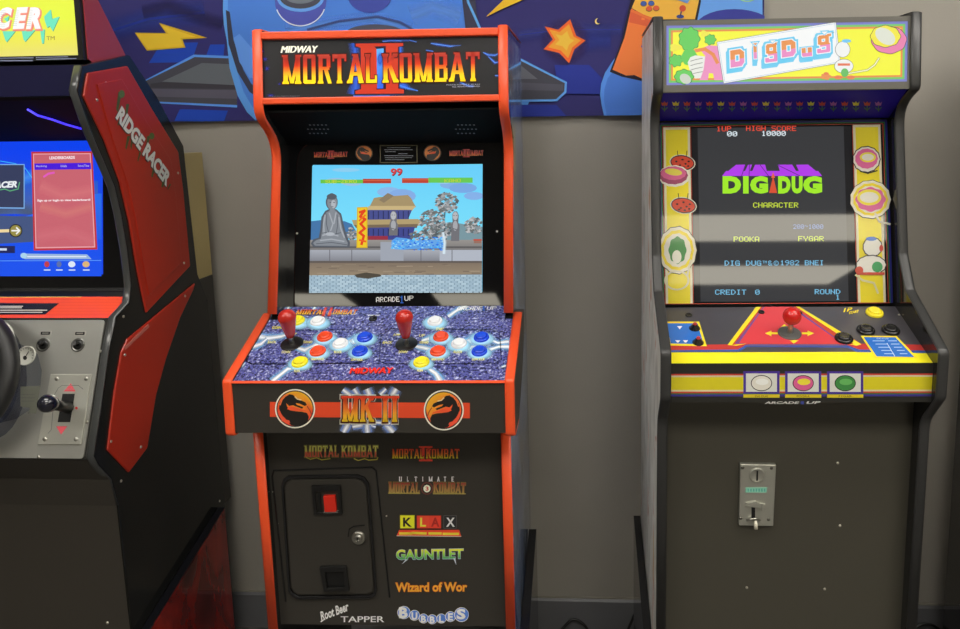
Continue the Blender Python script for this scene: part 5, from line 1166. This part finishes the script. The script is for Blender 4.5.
a.poly([(-400, 45), (410, 45), (410, 120), (-400, 120)], (10, 66, 238)); a.grad([(-400, 330), (386, 330), (386, 200), (-400, 200)], (76, 100, 150), (30, 90, 214))
a.glow([(-100, 250), (60, 200), (130, 180)], 60, (90, 180, 240), amax=.5); a.glow([(-60, 330), (60, 300), (130, 330)], 70, (70, 84, 110), amax=.8)
a.line([(-60, 150), (0, 122), (60, 132), (100, 150), (128, 190)], 3, (60, 180, 250))
a.grad([(-400, 500), (400, 500), (400, 250), (382, 250)], (20, 84, 230), (40, 110, 235)); a.poly([(-400, 430), (400, 430), (400, 575), (-400, 575)], (16, 80, 236)); a.poly([(-400, 330), (132, 340), (132, 440), (-400, 470)], (66, 84, 128))
a.line([(-300, 516), (398, 513)], 3, (90, 150, 240))
a.poly([(-200, 134), (98, 134), (98, 310), (-200, 306)], (120, 170, 226)); a.poly([(-200, 138), (94, 138), (94, 305), (-200, 301)], (52, 60, 92))
a.text(sans_glyphs('RACER', bold=.05, shear=.3), (-40, 230), (68, 226), 26, (232, 236, 240)); a.line([(0, 236), (20, 232), (40, 240), (72, 232), (78, 206)], 4, (90, 170, 120))
a.line([(-20, 398), (34, 396)], 12, (236, 214, 160)); a.ell(63, 396, 26, 26, (30, 30, 30)); a.ell(63, 396, 22, 22, (150, 140, 70)); a.line([(48, 396), (74, 396)], 6, (240, 240, 236)); a.line([(66, 384), (78, 396), (66, 408)], 6, (240, 240, 236)); a.rect(-60, 456, 60, 484, (26, 34, 90)); a.rect(-10, 465, 28, 474, (200, 214, 240))
# leaderboard card
a.poly([(124, 86), (364, 84), (384, 470), (134, 474)], (190, 50, 60)); a.poly([(131, 93), (358, 91), (376, 462), (141, 466)], (232, 160, 168)); a.poly([(135, 97), (354, 95), (371, 457), (145, 461)], (200, 100, 112))
a.glow([(160, 220), (250, 260), (360, 240)], 60, (214, 120, 124), amax=.6); a.glow([(160, 300), (260, 330), (360, 300)], 50, (216, 130, 120), amax=.5); a.glow([(150, 420), (260, 400), (370, 440)], 60, (208, 112, 122), amax=.6)
a.text(sans_glyphs('LEADERBOARDS', bold=.04), (196, 116), (296, 114), 12, (246, 226, 230)); a.poly([(136, 132), (358, 129), (360, 154), (137, 157)], (72, 26, 216))
a.text(sans_glyphs('Ranking'), (144, 148), (186, 147), 9, (206, 200, 240)); a.text(sans_glyphs('Initials'), (240, 146), (264, 146), 9, (206, 200, 240)); a.text(sans_glyphs('Score/Time'), (308, 145), (352, 145), 9, (206, 200, 240))
a.line([(174, 184), (192, 172), (214, 168)], 8, (226, 90, 190)); a.text(sans_glyphs('Sign up or login to view leaderboard!', bold=.03), (148, 284), (357, 281), 11, (250, 236, 238))
a.poly([(84, 498), (100, 486), (344, 489), (362, 508), (100, 508)], (150, 180, 220)); a.ell(95, 494, 13, 11, (170, 210, 236)); a.line([(110, 498), (340, 498)], 5, (220, 230, 244))
for x_, c in ((186, (190, 60, 70)), (234, (90, 110, 170)), (284, (220, 232, 246)), (340, (220, 180, 120))): a.ell(x_, 528, 10 if x_ < 250 else 14, 12, c); a.rect(x_-12, 548, x_+14, 553, (200, 214, 240))
a.build('screen', bz, SCREENM, label='lit blue menu screen with a pink leaderboard card')
# blue light tube along the hood
mb = MB()
bl = lamp('blue_glow', (.03, .01, 1), 1.3)
HP = Panel(RF, (0, .228, 1.315), (1, 0, 0), (0, -.148, .08)); mb.tube([HP.p3(HP.at(*p), .003) for p in ((28, 108), (38, 114), (52, 118), (66, 123), (82, 127.5))], .0022, bl); mb.build('light_tube', bz, label='blue light tube')
# ledge, red strip
dhi = fr_[9]; dlo = fr_[12]
dA = (dlo[0]+.001, dlo[1]-.008); dB = (dhi[0]-.001, dhi[1]-.002)
rsA = SD.at(116, 317); RS = Panel(RF, (0, dB[0]+.0, dB[1]+.0), (1, 0, 0), (0, .0497, .0234)); rtop = RS.at(60, 297)[1]
tp = RS.p3((0, rtop), 0)
mb = MB(); mb.prism([(dB[0], dB[1]), (tp.y, tp.z), (.172, tp.z+.004), (.176, 1.01), (.2, 1.01), (.2, tp.z-.05)], -XI, XI, BLACKP); ldg = mb.build('ledge', e)
a = Art(RS, crop(0, 280, 3.3125), h=.0005, gain=1.3)
a.full(-XI, 0, XI, rtop, (230, 74, 36))
for k in range(6): a.full(-XI, rtop*(.16+.14*k), XI, rtop*(.16+.14*k)+.0008, (206, 60, 30))
a.full(-XI, rtop-.0016, .16, rtop, (236, 200, 90))
a.poly([(-300, 118), (150, 115), (196, 78), (-300, 76)], (32, 30, 28))
for y_, x0_, x1_ in ((88, -60, 76), (93, -60, 72), (101, -60, 156), (108, -60, 140)): a.line([(x0_, y_), (x1_, y_)], 3, (190, 184, 170))
a.build('strip_print', ldg, PRINTG)
# metal control deck
DR = front(RF, dA, dB); dl = hypot(dB[0]-dA[0], dB[1]-dA[1])
metal = mat('scuffed_metal', (196, 196, 190), .32, metal=.75, mottle=.12, bump=.1)
mb = MB(); mb.prism([dA, dB, (dB[0]+.02, dB[1]-.02), (dA[0]+.03, dA[1])], -XI, XI, rrblack); mb.build('deck_body', e)
mb = MB(); ex = XI-.006; mb.slab(DR, rounded(-ex, .002, ex, dl-.004, .006), 0, .002, metal); dm = mb.build('control_deck', e, label='scuffed grey metal control deck')
DM = Panel(RF, DR.p3((0, 0), .002), DR.U, DR.V); M0 = crop(0, 300, 3.7)
q = lambda x_, y_: DM.at(*M0((x_, y_)))
a = Art(DM, M0, h=.0003, gain=1.2)
# wheel's shade painted on the plate as dark ovals, grey-green patch, gauge faces
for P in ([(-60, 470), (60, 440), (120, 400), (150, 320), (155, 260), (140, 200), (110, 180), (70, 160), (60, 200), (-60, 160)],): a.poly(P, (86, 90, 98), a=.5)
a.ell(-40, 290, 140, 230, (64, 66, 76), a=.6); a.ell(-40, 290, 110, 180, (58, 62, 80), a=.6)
a.poly([(76, 320), (150, 318), (134, 420), (104, 420), (112, 400), (76, 394)], (120, 122, 110), a=.7)
for k in range(3): a.line([(80, 350+k*12), (128, 350+k*12)], 3, (80, 80, 76))
a.build('deck_print', dm, printed('deck_ink_shade', rough=.3))
def gauge(cx, cy, rx, label=None):
    c = q(cx, cy); e1 = q(cx+rx, cy); r = abs(e1[0]-c[0])
    mb = MB(); mb.lathe(DM, c, [(r*1.04, 0), (r*1.04, .002), (r*.96, .0025), (r*.94, .001), (0, .001)], mat('gauge_white', (214, 214, 204), .35), n=36); g = mb.build('gauge', e)
    aa = Art(DM, M0, h=.0013)
    ry = rx*.98
    for k in range(11):
        t = radians(200-22*k); aa.line([(cx+rx*.7*cos(t), cy-ry*.75*sin(t)), (cx+rx*.86*cos(t), cy-ry*.9*sin(t))], max(1.2, rx*.05), (40, 40, 40))
    aa.ell(cx-rx*.1, cy+rx*.25, rx*.22, rx*.24, (30, 30, 30)); aa.line([(cx-rx*.1, cy+rx*.25), (cx+rx*.3, cy-rx*.45)], rx*.09, (30, 30, 30)); aa.build('dial_print', g, PRINT)
gauge(98, 206, 33); gauge(-40, 170, 92)
for x_, y_ in ((161, 165), (289, 166)):
    c = q(x_, y_); mb = MB(); mb.lathe(DM, c, [(.0135, 0), (.0135, .0015), (.0115, .002), (.0095, .0008), (0, .0008)], mat('switch_ring', (120, 120, 116), .3, metal=.8), n=28); k = mb.build('toggle_switch', e)
    mb = MB(); mb.lathe(DM, c, [(.0094, .001), (.0094, .0015), (.006, .0016), (0, .0016)], BLACKP); mb.tube([DM.p3(c, .002), DM.p3((c[0], c[1]+.002), .012)], [.0035, .0042], BLACKG); mb.build('toggle', k)
    mb = MB(); mb.slab(DM, rounded(c[0]-.011, c[1]+.0175, c[0]+.012, c[1]+.0265, .002), 0, .0007, mat('tag_plate', (196, 194, 186), .35, metal=.4)); mb.slab(DM, rounded(c[0]-.009, c[1]+.019, c[0]+.010, c[1]+.025, .0015), .0007, .001, DARKM); mb.slab(DM, rounded(c[0]-.006, c[1]+.0212, c[0]+.007, c[1]+.0232, .0008), .001, .0012, STEEL); mb.build('name_plate', k)
# shifter
pl = [q(142, 535), q(303, 535), q(342, 274), q(190, 274)]
mb = MB(); mb.slab(DM, pl, 0, .003, mat('shifter_plate', (222, 222, 212), .28, metal=.7, bump=.05)); sh = mb.build('shifter', e, bevel=.0012, label='brushed metal shifter plate')
SH = Panel(RF, DM.p3((0, 0), .003), DM.U, DM.V); qs = lambda x_, y_: SH.at(*M0((x_, y_)))
mb = MB(); mb.slab(SH, [qs(214, 452), qs(260, 452), qs(277, 347), qs(232, 347)], 0, .0006, SHADOWBLK); mb.build('slot', sh)
a = Art(SH, M0, h=.0003, gain=1.2)
a.poly([(236, 338), (280, 338), (262, 308)], (214, 84, 96)); a.build('arrow_print', sh, PRINT); a = Art(SH, M0, h=.0003, gain=1.2); a.poly([(208, 467), (250, 467), (226, 498)], (214, 84, 96)); a.build('arrow_print', sh, PRINT); a = Art(SH, M0, h=.0003, gain=1.2); a.line([(240, 330), (276, 330)], 3, (190, 190, 180)); a.ell(283, 400, 5, 5, (206, 60, 60))
a.line([(178, 494), (190, 480), (202, 350), (216, 326), (230, 316), (290, 316), (308, 330)], 2, (130, 130, 124)); a.build('shifter_print', sh, PRINT)
mb = MB(); c = qs(254, 398); k0, k1 = SH.p3(c, 0), SH.p3((c[0]+.000, c[1]+.006), .050)
mb.tube([k0, k0.lerp(k1, .5), k1], [.0105, .0095, .0105], BLACKP); d = (k1-k0).normalized(); R_k = .0125
pts = [k1-d*.012, k1-d*.004, k1+d*.004, k1+d*.012, k1+d*.019, k1+d*.023]; mb.tube(pts, [.010, .0145, .0168, .016, .0105, .002], mat('shift_knob', (20, 22, 38), .12, coat=1), n=24); mb.build('gear_lever', sh)
for s_ in ((210, 291), (319, 291), (166, 515), (281, 515)): screw(sh, SH, M0(s_), r=.0042, m=STEEL)
for s_ in ((322, 452), (374, 190), (142, 580)): screw(sh, DM, M0(s_), r=.003, m=STEEL)
# steering wheel
wp = Panel(RF, DM.p3((0, 0), .055), DM.U, DM.V); wc = wp.at(-54, 377); R_w = .122
mb = MB(); wheelm = mat('wheel_rubber', (34, 34, 35), .45, bump=.2)
tilt = [DM.p3((wc[0]+R_w*cos(t), wc[1]+R_w*sin(t)), .055) for t in [2*pi*i/56 for i in range(56)]]
mb.tube(tilt, .0165, wheelm, n=16, closed=True); wh = mb.build('steering_wheel', e, label='black steering wheel rim')
mb = MB()
for t in (90, 210, 330): mb.tube([DM.p3((wc[0]+.02*cos(radians(t)), wc[1]+.02*sin(radians(t))), .045), DM.p3((wc[0]+(R_w-.006)*cos(radians(t)), wc[1]+(R_w-.006)*sin(radians(t))), .055)], [.014, .01], wheelm)
mb.lathe(DM, wc, [(.03, 0), (.03, .03), (.045, .04), (.045, .055), (.036, .062), (0, .064)], BLACKP, n=36); mb.build('wheel_hub', wh)
# lower front
mb = MB(); yl = yf0-.0035; mb.prism([(dA[0]+.001, dA[1]-.001), (fr_[-2][0]-.0035, fr_[-2][1]), (yf0-.0035, fr_[-1][1]), (yf0-.0035, .1), (yf0-.0028, .1), (yf0-.0028, fr_[-1][1]), (fr_[-2][0]-.0028, fr_[-2][1]), (dA[0]+.003, dA[1]-.001)], -XR+.001, XR-.001, mat('racer_front', (58, 54, 48), .4, bump=.12, bscale=900)); mb.build('front_panel', e)
screw(e, Panel(RF, (0, yl, 0), (1, 0, 0), (0, 0, 1)), (107.5, 623), r=.003)
# plinth
rprint = noisy('red_plinth_art', [(.3, (60, 12, 10)), (.5, (140, 28, 18)), (.66, (180, 40, 24)), (.72, (190, 120, 40))], 6, rough=.1, coat=.8, stretch=(1, 1.5, .6), dist=1.2)
wedge(e, XR, y1=.372, t=.018, z1=.412, z0=.305, m=mat('plinth_edge', (20, 21, 26), .3), mside=rprint)

# ================================================================ neighbour at the right edge and cables
NF = Fr(1.105, 1.30, 0); e = empty('arcade_cabinet', NF, 'glossy black cabinet side, just a sliver at the right edge of the photo', 'arcade machine')
gl = mat('glossy_side', (26, 25, 24), .06, coat=.6)
npf = path([(.11, 1.52), (.1, 1.37), (.17, 1.32), (.1, .98), (-.06, .91), (-.06, .82), (.02, .78), (.02, .002)], [0, .01, .04, .01, .01, .01, .02, 0])+[(.4, .002), (.4, 1.52)]
for s in (-1, 1):
    x0, x1 = sorted((s*.265, s*.248)); mb = MB(); mb.prism(npf, x0, x1, gl); o = mb.build('side_panel', e)
mb = MB(); mb.box(-.248, .248, .03, .39, .01, .8, BLACK); mb.prism([(.15, .96), (.2, 1.33), (.39, 1.33), (.39, .8), (.03, .8), (-.03, .86), (-.03, .9)], -.248, .248, BLACK); mb.build('carcass', e)
mb = MB(); mb.box(-.248, .248, .115, .39, 1.37, 1.51, BLACKP); mb.build('marquee', e)
mb = MB(); mb.prism([(.146, .965), (.195, 1.325), (.2, 1.325), (.15, .96)], -.2, .2, BEZ); mb.build('screen', e)
cabl = mat('black_cable', (20, 20, 20), .4)
def cable(pts, label, r=.0035):
    P = [Vector(p) for p in pts]; out = []
    for i in range(len(P)-1):
        p0, p1, p2, p3 = P[max(i-1, 0)], P[i], P[i+1], P[min(i+2, len(P)-1)]
        for k in range(8):
            t = k/8; out.append(.5*((2*p1)+(p2-p0)*t+(2*p0-5*p1+4*p2-p3)*t*t+(3*p1-p0-3*p2+p3)*t**3))
    out.append(P[-1]); mb = MB(); mb.tube(out, r, cabl, n=10); o = mb.build('power_cable'); meta(o, label, 'cable', 'cables along the wall')
    return o
cable([(-.145, 1.70, .004), (-.115, 1.745, .02), (-.08, 1.762, .047), (-.05, 1.758, .038), (-.03, 1.75, .01), (-.02, 1.745, .004)], 'black cable arched against the skirting, left one of the two between the middle machines')
cable([(-.02, 1.66, .006), (.0, 1.70, .004), (.04, 1.715, .004), (.05, 1.73, .006), (.075, 1.755, .05), (.09, 1.768, .07), (.1, 1.765, .03), (.12, 1.74, .005)], 'black cable rising beside the yellow-striped cabinet, behind the arched one')
cable([(.76, 1.72, .02), (.80, 1.755, .05), (.838, 1.76, .058), (.87, 1.755, .04), (.92, 1.74, .01)], 'short black cable against the skirting near the right edge, right of the yellow-striped cabinet')
